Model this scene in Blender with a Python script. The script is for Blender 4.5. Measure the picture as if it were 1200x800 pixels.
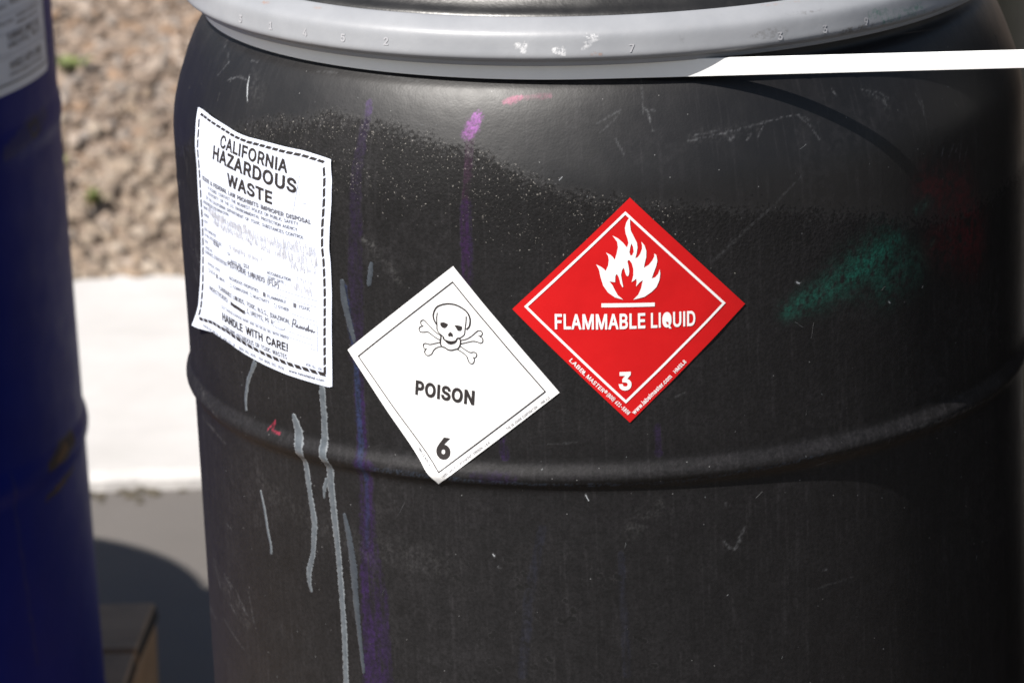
import bpy, bmesh, math, random
import numpy as np
from mathutils import Matrix, Vector
R_ = math.radians
for o in list(bpy.data.objects): bpy.data.objects.remove(o)
S = bpy.context.scene
COL = S.collection
# ------------------------------------------------------------ camera
ZR = 0.72                       # height of the drum's rolled rib above the ground
SUN_AZ, SUN_EL = R_(44), R_(49.5)   # sun stands left of and behind the camera
yaw, pitch, roll = -0.0521404, 0.2944200, -0.0462338
fw = Vector((math.sin(yaw)*math.cos(pitch), math.cos(yaw)*math.cos(pitch), -math.sin(pitch)))
rt = Vector((math.cos(yaw), -math.sin(yaw), 0)); up = rt.cross(fw)
rt2 = rt*math.cos(roll)+up*math.sin(roll); up2 = up*math.cos(roll)-rt*math.sin(roll)
CAM = Vector((0.0696558, -2.5622142, 0.7770076+ZR))
cd = bpy.data.cameras.new('camera'); cam = bpy.data.objects.new('camera', cd); COL.objects.link(cam)
cam.matrix_world = Matrix(((rt2.x, up2.x, -fw.x, CAM.x), (rt2.y, up2.y, -fw.y, CAM.y), (rt2.z, up2.z, -fw.z, CAM.z), (0, 0, 0, 1)))
cd.sensor_width = 36; cd.lens = 36*4626.11/1200; cd.clip_start = 0.05; cd.clip_end = 2000
cd.dof.use_dof = True; cd.dof.focus_distance = 2.30; cd.dof.aperture_fstop = 13.5
S.camera = cam
# ------------------------------------------------------------ world and sun
W = bpy.data.worlds.new('World'); S.world = W; W.use_nodes = True
nt = W.node_tree; bg = nt.nodes['Background']
sky = nt.nodes.new('ShaderNodeTexSky'); sky.sky_type = 'NISHITA'; sky.sun_disc = False
sdir = Vector((-math.sin(SUN_AZ)*math.cos(SUN_EL), -math.cos(SUN_AZ)*math.cos(SUN_EL), math.sin(SUN_EL)))  # towards the sun
sky.sun_elevation = SUN_EL; sky.sun_rotation = math.atan2(sdir.x, sdir.y)
sky.air_density = 1.0; sky.dust_density = 1.2; sky.ozone_density = 1.0
wb = nt.nodes.new('ShaderNodeMix'); wb.data_type = 'RGBA'; wb.blend_type = 'MULTIPLY'; wb.inputs[0].default_value = 1; wb.inputs[7].default_value = (1, .99, .97, 1)   # white balance
nt.links.new(sky.outputs[0], wb.inputs[6]); nt.links.new(wb.outputs[2], bg.inputs[0]); bg.inputs[1].default_value = 0.05
sl = bpy.data.lights.new('sun', 'SUN'); sl.energy = 5.0; sl.angle = R_(0.53); sl.color = (1.0, 0.955, 0.90)
so = bpy.data.objects.new('sun', sl); COL.objects.link(so); so.location = (-3, -3, 5)
so.rotation_euler = sdir.to_track_quat('Z', 'Y').to_euler()
S.view_settings.view_transform = 'Standard'; S.view_settings.look = 'None'
S.view_settings.exposure = 0.68; S.view_settings.gamma = 1.0
# ------------------------------------------------------------ helpers
rng = np.random.default_rng(7); random.seed(7)
def mesh_obj(name, v, f, mat=None, parent=None, smooth=True):
    me = bpy.data.meshes.new(name)
    v = np.asarray(v, dtype=np.float32)
    if isinstance(f, np.ndarray):
        n = f.shape[1]
        me.vertices.add(len(v)); me.vertices.foreach_set('co', v.ravel())
        me.loops.add(f.size); me.loops.foreach_set('vertex_index', f.astype(np.int32).ravel())
        me.polygons.add(len(f)); me.polygons.foreach_set('loop_start', np.arange(0, f.size, n, dtype=np.int32))
        me.update(calc_edges=True)
    else:
        me.from_pydata(v.tolist(), [], f); me.update()
    if smooth and len(me.polygons): me.polygons.foreach_set('use_smooth', np.ones(len(me.polygons), dtype=bool))
    if mat: me.materials.append(mat)
    return link(name, me, parent)
def link(name, me, parent=None):
    o = bpy.data.objects.new(name, me); COL.objects.link(o)
    if parent: o.parent = parent
    return o
def tag(o, label=None, cat=None, group=None, kind=None):
    for k, x in (('label', label), ('category', cat), ('group', group), ('kind', kind)):
        if x: o[k] = x
    return o
def thing(name, loc, label, cat, group=None, rz=0):
    o = bpy.data.objects.new(name, None); COL.objects.link(o); o.location = loc; o.rotation_euler.z = rz
    o.empty_display_size = .1
    return tag(o, label, cat, group)
def color_attr(me, name, arr):
    a = me.attributes.new(name, 'FLOAT_COLOR', 'POINT'); a.data.foreach_set('color', arr.astype(np.float32).ravel())
def float_attr(me, name, arr):
    a = me.attributes.new(name, 'FLOAT', 'POINT'); a.data.foreach_set('value', arr.astype(np.float32).ravel())
def vnoise(X, Y, seed=0, oct=1):
    out = 0; amp = 1; tot = 0
    for k in range(oct):
        r = np.random.default_rng(seed+k).random((256, 256))
        x0 = np.floor(X).astype(int); y0 = np.floor(Y).astype(int); fx = X-x0; fy = Y-y0
        fx = fx*fx*(3-2*fx); fy = fy*fy*(3-2*fy)
        g = lambda a, b: r[a & 255, b & 255]
        out = out+amp*((g(x0, y0)*(1-fx)+g(x0+1, y0)*fx)*(1-fy)+(g(x0, y0+1)*(1-fx)+g(x0+1, y0+1)*fx)*fy)
        tot += amp; amp *= .5; X = X*2.03+17.3; Y = Y*2.03+5.1
    return out/tot
def sstep(a, b, x):
    t = np.clip((x-a)/(b-a), 0, 1); return t*t*(3-2*t)
class Mat:
    def __init__(s, name):
        s.m = bpy.data.materials.new(name); s.m.use_nodes = True; s.t = s.m.node_tree; s.b = s.t.nodes['Principled BSDF']
        s.tc = s.n('ShaderNodeTexCoord')
    def n(s, typ, **k):
        x = s.t.nodes.new(typ)
        for a, b in k.items():
            if a.startswith('i_'): x.inputs[a[2:].replace('_', ' ')].default_value = b
            else: setattr(x, a, b)
        return x
    def l(s, a, b): s.t.links.new(a, b)
    def set(s, **k):
        for a, b in k.items(): s.b.inputs[a.replace('_', ' ')].default_value = b
        return s
    def co(s, scale=(1, 1, 1), out='Object'):
        mp = s.n('ShaderNodeMapping'); mp.inputs['Scale'].default_value = scale; s.l(s.tc.outputs[out], mp.inputs[0]); return mp.outputs[0]
    def noise(s, sc, det=3, rough=.55, co=None, dist=0):
        x = s.n('ShaderNodeTexNoise'); x.inputs['Scale'].default_value = sc; x.inputs['Detail'].default_value = det
        x.inputs['Roughness'].default_value = rough; x.inputs['Distortion'].default_value = dist
        s.l(co or s.tc.outputs['Object'], x.inputs['Vector']); return x.outputs['Fac']
    def ramp(s, fac, stops):
        x = s.n('ShaderNodeValToRGB'); e = x.color_ramp.elements
        while len(e) < len(stops): e.new(.5)
        for el, (p, c) in zip(e, stops):
            el.position = p; el.color = (c, c, c, 1) if not hasattr(c, '__len__') else (*c, 1)
        s.l(fac, x.inputs[0]); return x.outputs['Color']
    def mix(s, fac, a, b, mode='MIX'):
        x = s.n('ShaderNodeMix', data_type='RGBA', blend_type=mode)
        for i, q in ((0, fac), (6, a), (7, b)):
            if hasattr(q, 'is_linked'): s.l(q, x.inputs[i])
            else: x.inputs[i].default_value = q if not hasattr(q, '__len__') else (*q, 1)
        return x.outputs[2]
    def math(s, op, a, b=None, clamp=False):
        x = s.n('ShaderNodeMath', operation=op, use_clamp=clamp)
        for i, q in enumerate((a, b)):
            if q is None: continue
            if hasattr(q, 'is_linked'): s.l(q, x.inputs[i])
            else: x.inputs[i].default_value = q
        return x.outputs[0]
    def attr(s, name, out='Color'):
        x = s.n('ShaderNodeAttribute', attribute_name=name); return x.outputs[out]
    def bump(s, h, strength, dist, prev=None):
        x = s.n('ShaderNodeBump'); x.inputs['Distance'].default_value = dist
        if hasattr(strength, 'is_linked'): s.l(strength, x.inputs['Strength'])
        else: x.inputs['Strength'].default_value = strength
        s.l(h, x.inputs['Height'])
        if prev: s.l(prev, x.inputs['Normal'])
        return x.outputs[0]
    def base(s, c):
        if hasattr(c, 'is_linked'): s.l(c, s.b.inputs['Base Color'])
        else: s.b.inputs['Base Color'].default_value = (*c, 1)
    def to(s, sock, name): s.l(sock, s.b.inputs[name])
# ------------------------------------------------------------ materials
def plastic_black(name, base0, base1, painted=True):
    m = Mat(name)
    n1 = m.noise(9, 5, .6); n2 = m.noise(60, 4, .6)
    c = m.mix(m.ramp(n1, [(.35, 0), (.7, 1)]), base0, base1)
    streak = m.noise(1, 4, .6, m.co((160, 160, 7)))
    c = m.mix(m.math('MULTIPLY', m.ramp(streak, [(.5, 0), (.8, 1)]), .35), c, tuple(x*1.9 for x in base1))
    if painted:
        pit = m.attr('pit', 'Fac')
        matte = m.ramp(m.math('ADD', m.attr('matte', 'Fac'), m.math('MULTIPLY', m.math('SUBTRACT', m.noise(430, 2, .6), .5), 1.5)), [(.36, 0), (.62, 1)])
        c = m.mix(m.math('MULTIPLY', matte, m.ramp(m.noise(520, 3, .7), [(.40, .75), (.60, 0)])), c, (.0016, .0015, .0015))
        # glints off the pitted band, painted in as pale flecks
        vo = m.n('ShaderNodeTexVoronoi', feature='F1'); vo.inputs['Scale'].default_value = 780
        wv = m.n('ShaderNodeTexNoise'); wv.inputs['Scale'].default_value = 900; m.l(m.tc.outputs['Object'], wv.inputs['Vector'])
        m.l(m.mix(.0022, m.tc.outputs['Object'], wv.outputs['Color'], 'ADD'), vo.inputs['Vector'])
        vo2 = m.n('ShaderNodeTexWhiteNoise', noise_dimensions='3D'); m.l(vo.outputs['Position'], vo2.inputs['Vector'])
        sx = m.n('ShaderNodeSeparateColor'); m.l(vo2.outputs['Color'], sx.inputs[0])
        size = m.math('ADD', m.math('MULTIPLY', m.math('POWER', sx.outputs[0], 2.0), .36), .10)
        fl = m.math('MULTIPLY', m.math('SUBTRACT', size, vo.outputs['Distance']), 7.0, True)
        clump = m.ramp(m.noise(75, 4, .7), [(.36, .25), (.62, 1.15)])
        keep = m.math('GREATER_THAN', m.math('ADD', sx.outputs[1], m.math('MULTIPLY', m.math('MULTIPLY', m.attr('glint_fleck', 'Fac'), clump), 1.7)), 1.0)
        bright = m.math('ADD', m.math('MULTIPLY', m.math('POWER', sx.outputs[2], 2.0), .75), .10)
        fm = m.math('MULTIPLY', m.math('MULTIPLY', fl, keep), bright)
        c = m.mix(fm, c, (.24, .225, .205))
        # sparse dust specks everywhere
        vs = m.n('ShaderNodeTexVoronoi', feature='F1'); vs.inputs['Scale'].default_value = 210
        m.l(m.co(out='Object'), vs.inputs['Vector'])
        ws = m.n('ShaderNodeTexWhiteNoise', noise_dimensions='3D'); m.l(vs.outputs['Position'], ws.inputs['Vector'])
        sp = m.math('MULTIPLY', m.ramp(vs.outputs['Distance'], [(.03, 1), (.10, 0)]), m.math('GREATER_THAN', ws.outputs['Value'], .93))
        c = m.mix(m.math('MULTIPLY', sp, .6), c, (.3, .3, .3))
        st = m.n('ShaderNodeAttribute', attribute_name='stain')
        grain = m.math('MULTIPLY', m.ramp(m.noise(420, 3, .75), [(.34, .25), (.6, 1)]), m.ramp(m.noise(85, 5, .75), [(.33, .45), (.55, 1)]))
        c = m.mix(m.math('MULTIPLY', st.outputs['Alpha'], grain), c, st.outputs['Color'])
        h = m.noise(520, 2, .6)
        b = m.bump(h, m.math('MULTIPLY', pit, .50), .0012)
        b = m.bump(m.noise(90, 3, .5), .10, .002, b)
        b = m.bump(m.noise(700, 1, .5), .05, .001, b)
        m.to(b, 'Normal')
        r = m.math('ADD', m.math('MULTIPLY', pit, .22), m.ramp(n2, [(.2, .44), (.8, .52)]))
        r = m.math('ADD', r, m.math('MULTIPLY', matte, .08))
        m.to(r, 'Roughness')
    else:
        m.to(m.bump(m.noise(300, 3, .6), .15, .001), 'Normal')
        m.to(m.ramp(n2, [(.2, .30), (.8, .48)]), 'Roughness')
    if painted: m.to(m.math('SUBTRACT', .52, m.math('MULTIPLY', matte, .26)), 'Specular IOR Level')
    else: m.b.inputs['Specular IOR Level'].default_value = .7
    m.base(c); return m.m
M_BODY = plastic_black('black_plastic', (.0040, .0037, .0041), (.0072, .0066, .0071))
M_LID = plastic_black('lid_plastic', (.008, .0075, .007), (.014, .013, .012), False)
M_OLIVE = plastic_black('olive_plastic', (.03, .034, .014), (.045, .05, .02), False)
def mat_blue():
    m = Mat('blue_paint'); n = m.noise(14, 4, .6)
    c = m.mix(m.ramp(n, [(.3, 0), (.75, 1)]), (.002, .008, .15), (.003, .011, .18))
    st = m.n('ShaderNodeAttribute', attribute_name='stain')
    c = m.mix(st.outputs['Alpha'], c, st.outputs['Color'])
    m.b.inputs['Specular IOR Level'].default_value = .06
    m.base(c); m.to(m.ramp(m.noise(40, 4, .6), [(.25, .46), (.8, .60)]), 'Roughness')
    m.to(m.bump(m.noise(26, 3, .5), .12, .004), 'Normal'); return m.m
M_BLUE = mat_blue()
def mat_ring():
    m = Mat('silver_paint'); n = m.noise(22, 5, .6)
    c = m.mix(m.ramp(n, [(.3, 0), (.75, 1)]), (.232, .240, .258), (.282, .290, .308))
    c = m.mix(m.math('MULTIPLY', m.ramp(m.noise(240, 3, .65), [(.62, 0), (.74, 1)]), .45), c, (.25, .25, .26))
    st = m.n('ShaderNodeAttribute', attribute_name='stain')
    gr = m.math('MULTIPLY', m.ramp(m.noise(300, 4, .8), [(.45, .0), (.58, .9)]), m.ramp(m.noise(90, 3, .7), [(.35, .3), (.6, 1)]))
    c = m.mix(m.math('MULTIPLY', st.outputs['Alpha'], gr), c, st.outputs['Color'])
    m.base(c); m.to(m.ramp(m.noise(70, 4, .6), [(.25, .38), (.8, .55)]), 'Roughness')
    m.to(m.bump(m.noise(120, 3, .5), .12, .0015), 'Normal'); m.set(Metallic=.0); return m.m
M_RING = mat_ring()
def simple(name, c, rough, c2=None, sc=40, bump=0, bsc=200, spec=.5, bd=.001):
    m = Mat(name)
    if c2: m.base(m.mix(m.ramp(m.noise(sc, 4, .6), [(.3, 0), (.72, 1)]), c, c2))
    else: m.base(c)
    m.set(Roughness=rough); m.b.inputs['Specular IOR Level'].default_value = spec
    if bump: m.to(m.bump(m.noise(bsc, 3, .55), bump, bd), 'Normal')
    return m.m
M_PAPER = simple('white_paper', (.66, .71, .83), .45, (.70, .745, .85), 30, .10, 40, .35)
M_VINYL = simple('white_vinyl', (.80, .80, .80), .36, (.84, .84, .84), 40, .14, 22, .3, .004)
M_RED = simple('red_vinyl', (.54, .0065, .008), .42, (.50, .005, .0065), 45, .16, 22, .3, .004)
M_WINK = simple('white_ink', (.83, .82, .82), .42)
M_INK = simple('black_ink', (.022, .018, .018), .5)
M_GINK = simple('grey_ink', (.10, .10, .12), .55)
M_SINK = simple('print_ink', (.11, .115, .15), .55)
M_LINK = simple('pale_ink', (.30, .31, .37), .55)
M_BLUR = simple('blurred_ink', (.36, .37, .42), .6, (.62, .63, .68), 300)
M_STRAP = simple('white_strap', (.80, .80, .79), .45, (.84, .84, .83), 60, .04, 300)
M_DRIP = simple('grey_drip', (.060, .071, .083), .42, (.105, .12, .135), 200, .25, 240)
M_DRIPE = simple('drip_edge', (.12, .133, .146), .5, (.18, .195, .21), 260)
M_DRIPF = simple('faint_drip', (.03, .036, .046), .42, (.05, .06, .072), 150, .25, 240)
M_SCR = [simple('pale_scuff', (.045, .045, .048), .6, (.025, .025, .027), 200), simple('mid_scuff', (.10, .105, .11), .6, (.045, .05, .052), 200), simple('white_scuff', (.36, .38, .40), .6, (.18, .19, .2), 200)]
def mat_wood():
    m = Mat('pallet_wood'); oi = m.n('ShaderNodeObjectInfo')
    g = m.noise(1, 5, .65, m.co((6, 60, 60))); 
    c = m.mix(m.ramp(g, [(.3, 0), (.7, 1)]), (.28, .17, .093), (.48, .32, .195))
    c = m.mix(m.math('MULTIPLY', oi.outputs['Random'], .55), c, (.34, .245, .165))
    c = m.mix(m.math('MULTIPLY', m.ramp(m.noise(18, 4, .6), [(.5, 0), (.7, 1)]), .5), c, (.16, .12, .085))
    m.base(c); m.set(Roughness=.8); m.to(m.bump(g, .5, .004), 'Normal'); return m.m
M_WOOD = mat_wood()
def mat_asphalt():
    m = Mat('asphalt'); a = m.noise(2.2, 5, .6); f = m.noise(420, 3, .7)
    c = m.mix(m.ramp(a, [(.3, 0), (.7, 1)]), (.080, .072, .066), (.122, .110, .101))
    c = m.mix(m.ramp(f, [(.35, 0), (.7, .8)]), c, (.16, .146, .134))
    m.base(c); m.set(Roughness=.85); m.to(m.bump(m.noise(260, 3, .6), .6, .004), 'Normal'); return m.m
M_ASPH = mat_asphalt()
def mat_conc():
    m = Mat('concrete'); a = m.noise(5, 6, .65); f = m.noise(160, 3, .7)
    c = m.mix(m.ramp(a, [(.3, 0), (.75, 1)]), (.44, .425, .41), (.54, .525, .515))
    c = m.mix(m.math('MULTIPLY', m.ramp(f, [(.55, 0), (.75, 1)]), .25), c, (.28, .265, .25))
    c = m.mix(m.math('MULTIPLY', m.ramp(m.noise(1, 5, .6, m.co((2, 22, 1))), [(.55, 0), (.75, 1)]), .25), c, (.32, .30, .285))
    m.base(c); m.set(Roughness=.9); m.to(m.bump(f, .3, .003), 'Normal'); return m.m
M_CONC = mat_conc()
def mat_soil():
    m = Mat('dry_soil'); a = m.noise(7, 6, .65)
    m.base(m.mix(m.ramp(a, [(.3, 0), (.7, 1)]), (.20, .15, .115), (.30, .235, .185)))
    m.set(Roughness=.95); m.to(m.bump(m.noise(45, 5, .65), .8, .02), 'Normal'); return m.m
M_SOIL = mat_soil()
def mat_chip():
    m = Mat('chip'); c = m.attr('tint'); n = m.noise(60, 4, .65)
    m.base(m.mix(m.ramp(n, [(.3, .0), (.8, .45)]), c, (.20, .155, .115))); m.set(Roughness=.9)
    m.to(m.bump(m.noise(120, 3, .6), .5, .003), 'Normal'); return m.m
M_CHIP = mat_chip()
M_DIRT = simple('dirt', (.05, .042, .03), .95, (.10, .085, .06), 90)
M_ENDGRAIN = simple('dark_end_grain', (.018, .013, .009), .9, (.035, .026, .018), 120, .4, 200)  # very dark board ends, drawing a dark seam along the deck edge
M_STRINGER = simple('stringer_wood', (.36, .21, .10), .8, (.50, .31, .16), 25, .3, 120)
M_LEAF = simple('weed_leaf', (.09, .125, .03), .7, (.15, .17, .05), 60)
DRIPS=[["g",[[-50.76,45.7,4.0],[-53.0,30.1,4.0],[-53.98,17.6,3.43],[-54.01,7.8,2.29]]],["g",[[-43.51,18.7,3.43],[-42.68,9.9,7.43],[-42.06,-0.9,8.0],[-41.94,-12.1,5.14],[-41.48,-31.6,5.14],[-40.91,-53.9,5.14],[-41.59,-74.7,4.57],[-42.63,-87.4,5.14],[-42.62,-96.1,4.0],[-42.23,-101.5,2.29]]],["g",[[-37.77,42.4,5.71],[-37.69,20.1,5.14],[-37.83,1.9,6.86],[-37.44,-10.7,6.29],[-37.52,-24.9,6.86],[-37.24,-44.6,5.14],[-36.9,-70.0,5.14],[-36.76,-98.6,5.14],[-36.67,-121.6,5.14],[-36.92,-156.8,4.57],[-36.9,-165.5,4.57]]],["g",[[-38.03,-19.7,3.43],[-38.77,-27.8,3.43],[-38.87,-34.1,1.71]]],["f",[[-35.58,-40.2,2.29],[-34.95,-55.6,5.14],[-34.51,-73.5,6.29],[-34.36,-102.0,4.57],[-33.97,-133.4,3.43],[-33.75,-147.7,2.86]]],["g",[[-52.24,-42.6,1.71],[-51.49,-55.1,2.86],[-51.01,-69.6,2.86],[-50.42,-79.3,2.29],[-50.56,-85.4,2.86]]],["f",[[-33.27,114.7,3.43],[-33.2,101.1,5.14],[-32.48,85.1,4.57],[-31.84,73.4,3.43]]],["f",[[-28.5,128.4,2.29],[-28.86,120.0,4.0],[-29.24,111.1,3.43]]]]
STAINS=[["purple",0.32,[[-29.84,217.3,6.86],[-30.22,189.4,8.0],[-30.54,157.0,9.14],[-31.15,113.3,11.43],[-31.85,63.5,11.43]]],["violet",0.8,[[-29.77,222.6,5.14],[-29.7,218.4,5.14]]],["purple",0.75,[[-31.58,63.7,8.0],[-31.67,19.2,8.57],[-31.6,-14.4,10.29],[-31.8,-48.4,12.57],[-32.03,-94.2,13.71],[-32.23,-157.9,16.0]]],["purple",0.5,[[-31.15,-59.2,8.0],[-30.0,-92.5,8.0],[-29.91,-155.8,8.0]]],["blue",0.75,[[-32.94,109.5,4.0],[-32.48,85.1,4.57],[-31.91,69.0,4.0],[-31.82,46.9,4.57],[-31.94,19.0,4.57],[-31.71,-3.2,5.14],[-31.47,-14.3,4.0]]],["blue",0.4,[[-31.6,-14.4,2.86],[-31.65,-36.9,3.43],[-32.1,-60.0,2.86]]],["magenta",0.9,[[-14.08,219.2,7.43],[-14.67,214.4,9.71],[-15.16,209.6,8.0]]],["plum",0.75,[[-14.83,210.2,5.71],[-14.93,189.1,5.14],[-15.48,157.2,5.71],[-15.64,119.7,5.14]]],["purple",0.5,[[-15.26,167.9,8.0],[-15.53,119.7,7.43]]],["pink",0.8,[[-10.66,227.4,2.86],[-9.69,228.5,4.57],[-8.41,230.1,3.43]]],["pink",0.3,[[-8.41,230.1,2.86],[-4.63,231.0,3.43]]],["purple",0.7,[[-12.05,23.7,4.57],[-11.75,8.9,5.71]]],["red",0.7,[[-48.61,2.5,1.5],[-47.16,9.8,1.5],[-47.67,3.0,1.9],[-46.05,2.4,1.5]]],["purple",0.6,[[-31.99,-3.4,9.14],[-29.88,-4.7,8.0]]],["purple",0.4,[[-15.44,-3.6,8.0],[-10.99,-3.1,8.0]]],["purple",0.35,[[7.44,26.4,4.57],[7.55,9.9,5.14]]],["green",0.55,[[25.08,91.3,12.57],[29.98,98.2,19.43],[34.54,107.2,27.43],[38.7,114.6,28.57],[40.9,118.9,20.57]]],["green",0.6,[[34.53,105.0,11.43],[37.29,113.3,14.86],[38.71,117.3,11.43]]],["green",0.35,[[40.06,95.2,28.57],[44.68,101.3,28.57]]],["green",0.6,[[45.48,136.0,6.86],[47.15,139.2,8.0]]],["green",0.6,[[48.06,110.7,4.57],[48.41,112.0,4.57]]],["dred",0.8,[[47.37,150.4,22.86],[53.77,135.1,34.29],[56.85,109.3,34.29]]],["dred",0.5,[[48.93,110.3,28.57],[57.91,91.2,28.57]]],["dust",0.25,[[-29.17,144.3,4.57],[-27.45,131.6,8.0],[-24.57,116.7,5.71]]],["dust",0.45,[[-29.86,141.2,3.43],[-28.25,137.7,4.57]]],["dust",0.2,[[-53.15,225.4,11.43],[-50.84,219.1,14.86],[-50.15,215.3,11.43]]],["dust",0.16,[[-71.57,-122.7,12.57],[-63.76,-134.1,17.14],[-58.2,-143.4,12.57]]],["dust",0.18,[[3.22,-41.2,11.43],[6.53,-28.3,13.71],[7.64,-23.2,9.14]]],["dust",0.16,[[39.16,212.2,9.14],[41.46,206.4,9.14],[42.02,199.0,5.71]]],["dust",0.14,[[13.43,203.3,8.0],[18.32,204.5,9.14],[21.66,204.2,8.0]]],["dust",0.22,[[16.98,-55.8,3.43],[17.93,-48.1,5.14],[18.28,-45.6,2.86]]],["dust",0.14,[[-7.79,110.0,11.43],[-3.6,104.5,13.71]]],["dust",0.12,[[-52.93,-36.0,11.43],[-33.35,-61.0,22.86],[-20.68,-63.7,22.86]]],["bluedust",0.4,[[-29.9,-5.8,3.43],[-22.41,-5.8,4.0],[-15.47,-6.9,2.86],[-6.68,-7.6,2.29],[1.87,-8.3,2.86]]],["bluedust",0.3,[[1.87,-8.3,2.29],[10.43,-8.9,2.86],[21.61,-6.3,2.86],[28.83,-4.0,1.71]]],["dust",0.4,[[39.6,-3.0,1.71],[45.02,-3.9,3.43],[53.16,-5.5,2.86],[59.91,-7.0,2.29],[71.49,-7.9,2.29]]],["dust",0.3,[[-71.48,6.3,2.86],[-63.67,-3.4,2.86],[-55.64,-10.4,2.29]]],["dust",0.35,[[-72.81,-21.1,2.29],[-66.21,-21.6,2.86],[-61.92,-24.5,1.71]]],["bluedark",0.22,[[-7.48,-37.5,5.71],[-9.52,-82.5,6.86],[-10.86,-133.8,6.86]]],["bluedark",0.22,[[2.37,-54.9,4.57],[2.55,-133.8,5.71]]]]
SCRATCHES=[[[[-53.57,225.6,1.14],[-53.28,220.4,2.29],[-52.6,213.9,1.71]],0.9],[[[-52.6,213.9,1.14],[-52.25,211.4,0.69]],0.6],[[[-59.27,218.5,0.86],[-56.11,223.5,0.86],[-53.85,223.2,0.86]],0.5],[[[-58.14,221.2,1.14],[-57.96,218.6,1.14]],0.5],[[[-61.87,232.7,0.69],[-60.29,228.6,0.86],[-62.39,219.0,0.57]],0.35],[[[-65.17,239.7,0.57],[-63.69,234.4,0.69]],0.3],[[[-55.2,247.2,1.14],[-55.01,245.7,1.14]],0.5],[[[-53.92,245.0,1.71],[-53.73,244.0,1.71]],0.5],[[[7.64,249.8,0.57],[7.42,218.7,0.57]],0.25],[[[7.96,221.1,2.29],[8.32,213.1,1.71],[8.5,208.9,1.14]],0.5],[[[7.54,221.8,1.14],[9.0,220.2,1.14]],0.4],[[[3.68,206.1,0.91],[4.65,196.5,0.91]],0.4],[[[12.89,201.9,0.69],[17.22,204.0,0.69],[21.68,206.8,0.69],[25.72,208.9,0.86],[28.1,208.9,0.91]],0.35],[[[13.76,204.7,1.14],[16.68,205.9,0.86]],0.35],[[[21.98,199.8,1.14],[22.8,205.0,1.14]],0.4],[[[18.29,200.3,2.86],[18.74,201.1,2.29]],0.5],[[[20.51,199.1,1.71],[21.2,202.9,1.14]],0.4],[[[28.09,207.8,0.69],[29.4,201.6,0.57],[30.34,192.9,0.57]],0.35],[[[28.7,207.4,1.14],[29.29,205.3,1.14]],0.4],[[[15.11,128.3,2.29],[19.06,143.8,2.57],[23.11,158.2,2.29],[27.31,174.5,1.14]],0.14],[[[1.47,215.0,0.57],[4.63,222.1,0.57]],0.3],[[[1.84,209.7,0.57],[4.41,219.5,0.69]],0.25],[[[50.44,165.1,1.14],[51.01,170.0,1.14]],0.45],[[[51.92,162.5,0.86],[53.12,168.8,0.86]],0.4],[[[54.27,156.6,0.86],[54.95,169.5,0.69]],0.4],[[[55.53,156.3,0.86],[56.43,164.1,0.57]],0.35],[[[53.49,164.0,1.14],[54.12,167.7,1.14]],0.35],[[[38.48,216.5,1.14],[41.33,211.9,1.14],[42.51,207.6,1.71]],0.4],[[[41.47,208.6,2.29],[41.74,204.0,2.29]],0.3],[[[39.17,213.8,0.86],[42.05,207.0,1.14]],0.35],[[[33.77,219.4,1.71],[34.28,215.8,1.71]],0.35],[[[47.62,206.0,1.14],[47.93,199.2,1.14]],0.25],[[[48.46,200.8,1.14],[48.07,192.6,1.14]],0.25],[[[26.0,107.9,2.29],[26.47,106.5,2.29]],0.75],[[[40.0,82.6,1.14],[40.29,81.2,1.14]],0.6],[[[15.44,-51.5,1.71],[16.19,-56.4,2.29],[16.97,-57.5,1.71]],0.3],[[[16.97,-57.5,2.29],[17.69,-50.7,3.43],[18.29,-44.4,1.71]],0.4],[[[29.06,-81.7,1.14],[29.69,-81.8,1.14]],0.4],[[[27.75,-92.9,0.69],[33.58,-91.1,0.69]],0.18],[[[-6.46,17.8,1.14],[-2.6,18.8,1.14]],0.2],[[[-1.81,-15.4,1.14],[-1.42,-19.3,1.14]],0.6],[[[9.71,44.6,1.14],[10.91,46.8,1.14]],0.3],[[[69.06,-49.9,1.14],[70.72,-56.1,1.14]],0.4],[[[15.81,-27.2,1.71],[16.46,-29.9,1.71]],0.3],[[[-14.03,-54.9,1.14],[-13.82,-56.6,1.14]],0.6],[[[-13.44,-63.2,1.14],[-13.11,-64.2,1.14]],0.5],[[[-71.35,-119.3,0.86],[-68.38,-135.6,0.69]],0.35],[[[-66.06,-120.9,1.14],[-63.51,-127.7,1.14]],0.4],[[[-61.83,-125.1,1.14],[-58.05,-138.4,1.43]],0.4],[[[-57.5,-119.7,1.71],[-56.35,-140.6,1.71]],0.35],[[[-80.44,-165.7,1.14],[-73.34,-165.4,1.14]],0.35],[[[-67.65,-155.6,0.86],[-60.22,-164.6,0.86]],0.3],[[[-64.71,-123.6,1.14],[-62.77,-125.3,1.14]],0.4],[[[-60.59,-132.1,1.14],[-58.56,-138.0,1.14]],0.4],[[[-64.64,-139.1,1.14],[-62.18,-143.6,1.14]],0.4],[[[-70.06,87.1,1.14],[-68.28,77.8,1.14]],0.35],[[[-67.91,101.3,1.14],[-66.52,88.6,1.14]],0.3],[[[-72.91,175.6,1.14],[-72.28,167.7,1.14]],0.4],[[[-71.35,164.8,0.69],[-69.18,151.3,0.69]],0.3],[[[-76.61,136.9,0.57],[-75.0,127.3,0.57]],0.3],[[[-3.47,183.2,0.86],[-3.03,185.3,0.86]],0.6],[[[-4.01,181.2,0.57],[-3.58,182.2,0.57]],0.4],[[[-40.2,236.3,0.57],[-36.52,236.8,0.57]],0.25],[[[-29.16,238.8,0.69],[-23.12,236.7,0.57]],0.2],[[[-54.68,233.5,0.57],[-52.92,234.4,0.57]],0.5]]
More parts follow.
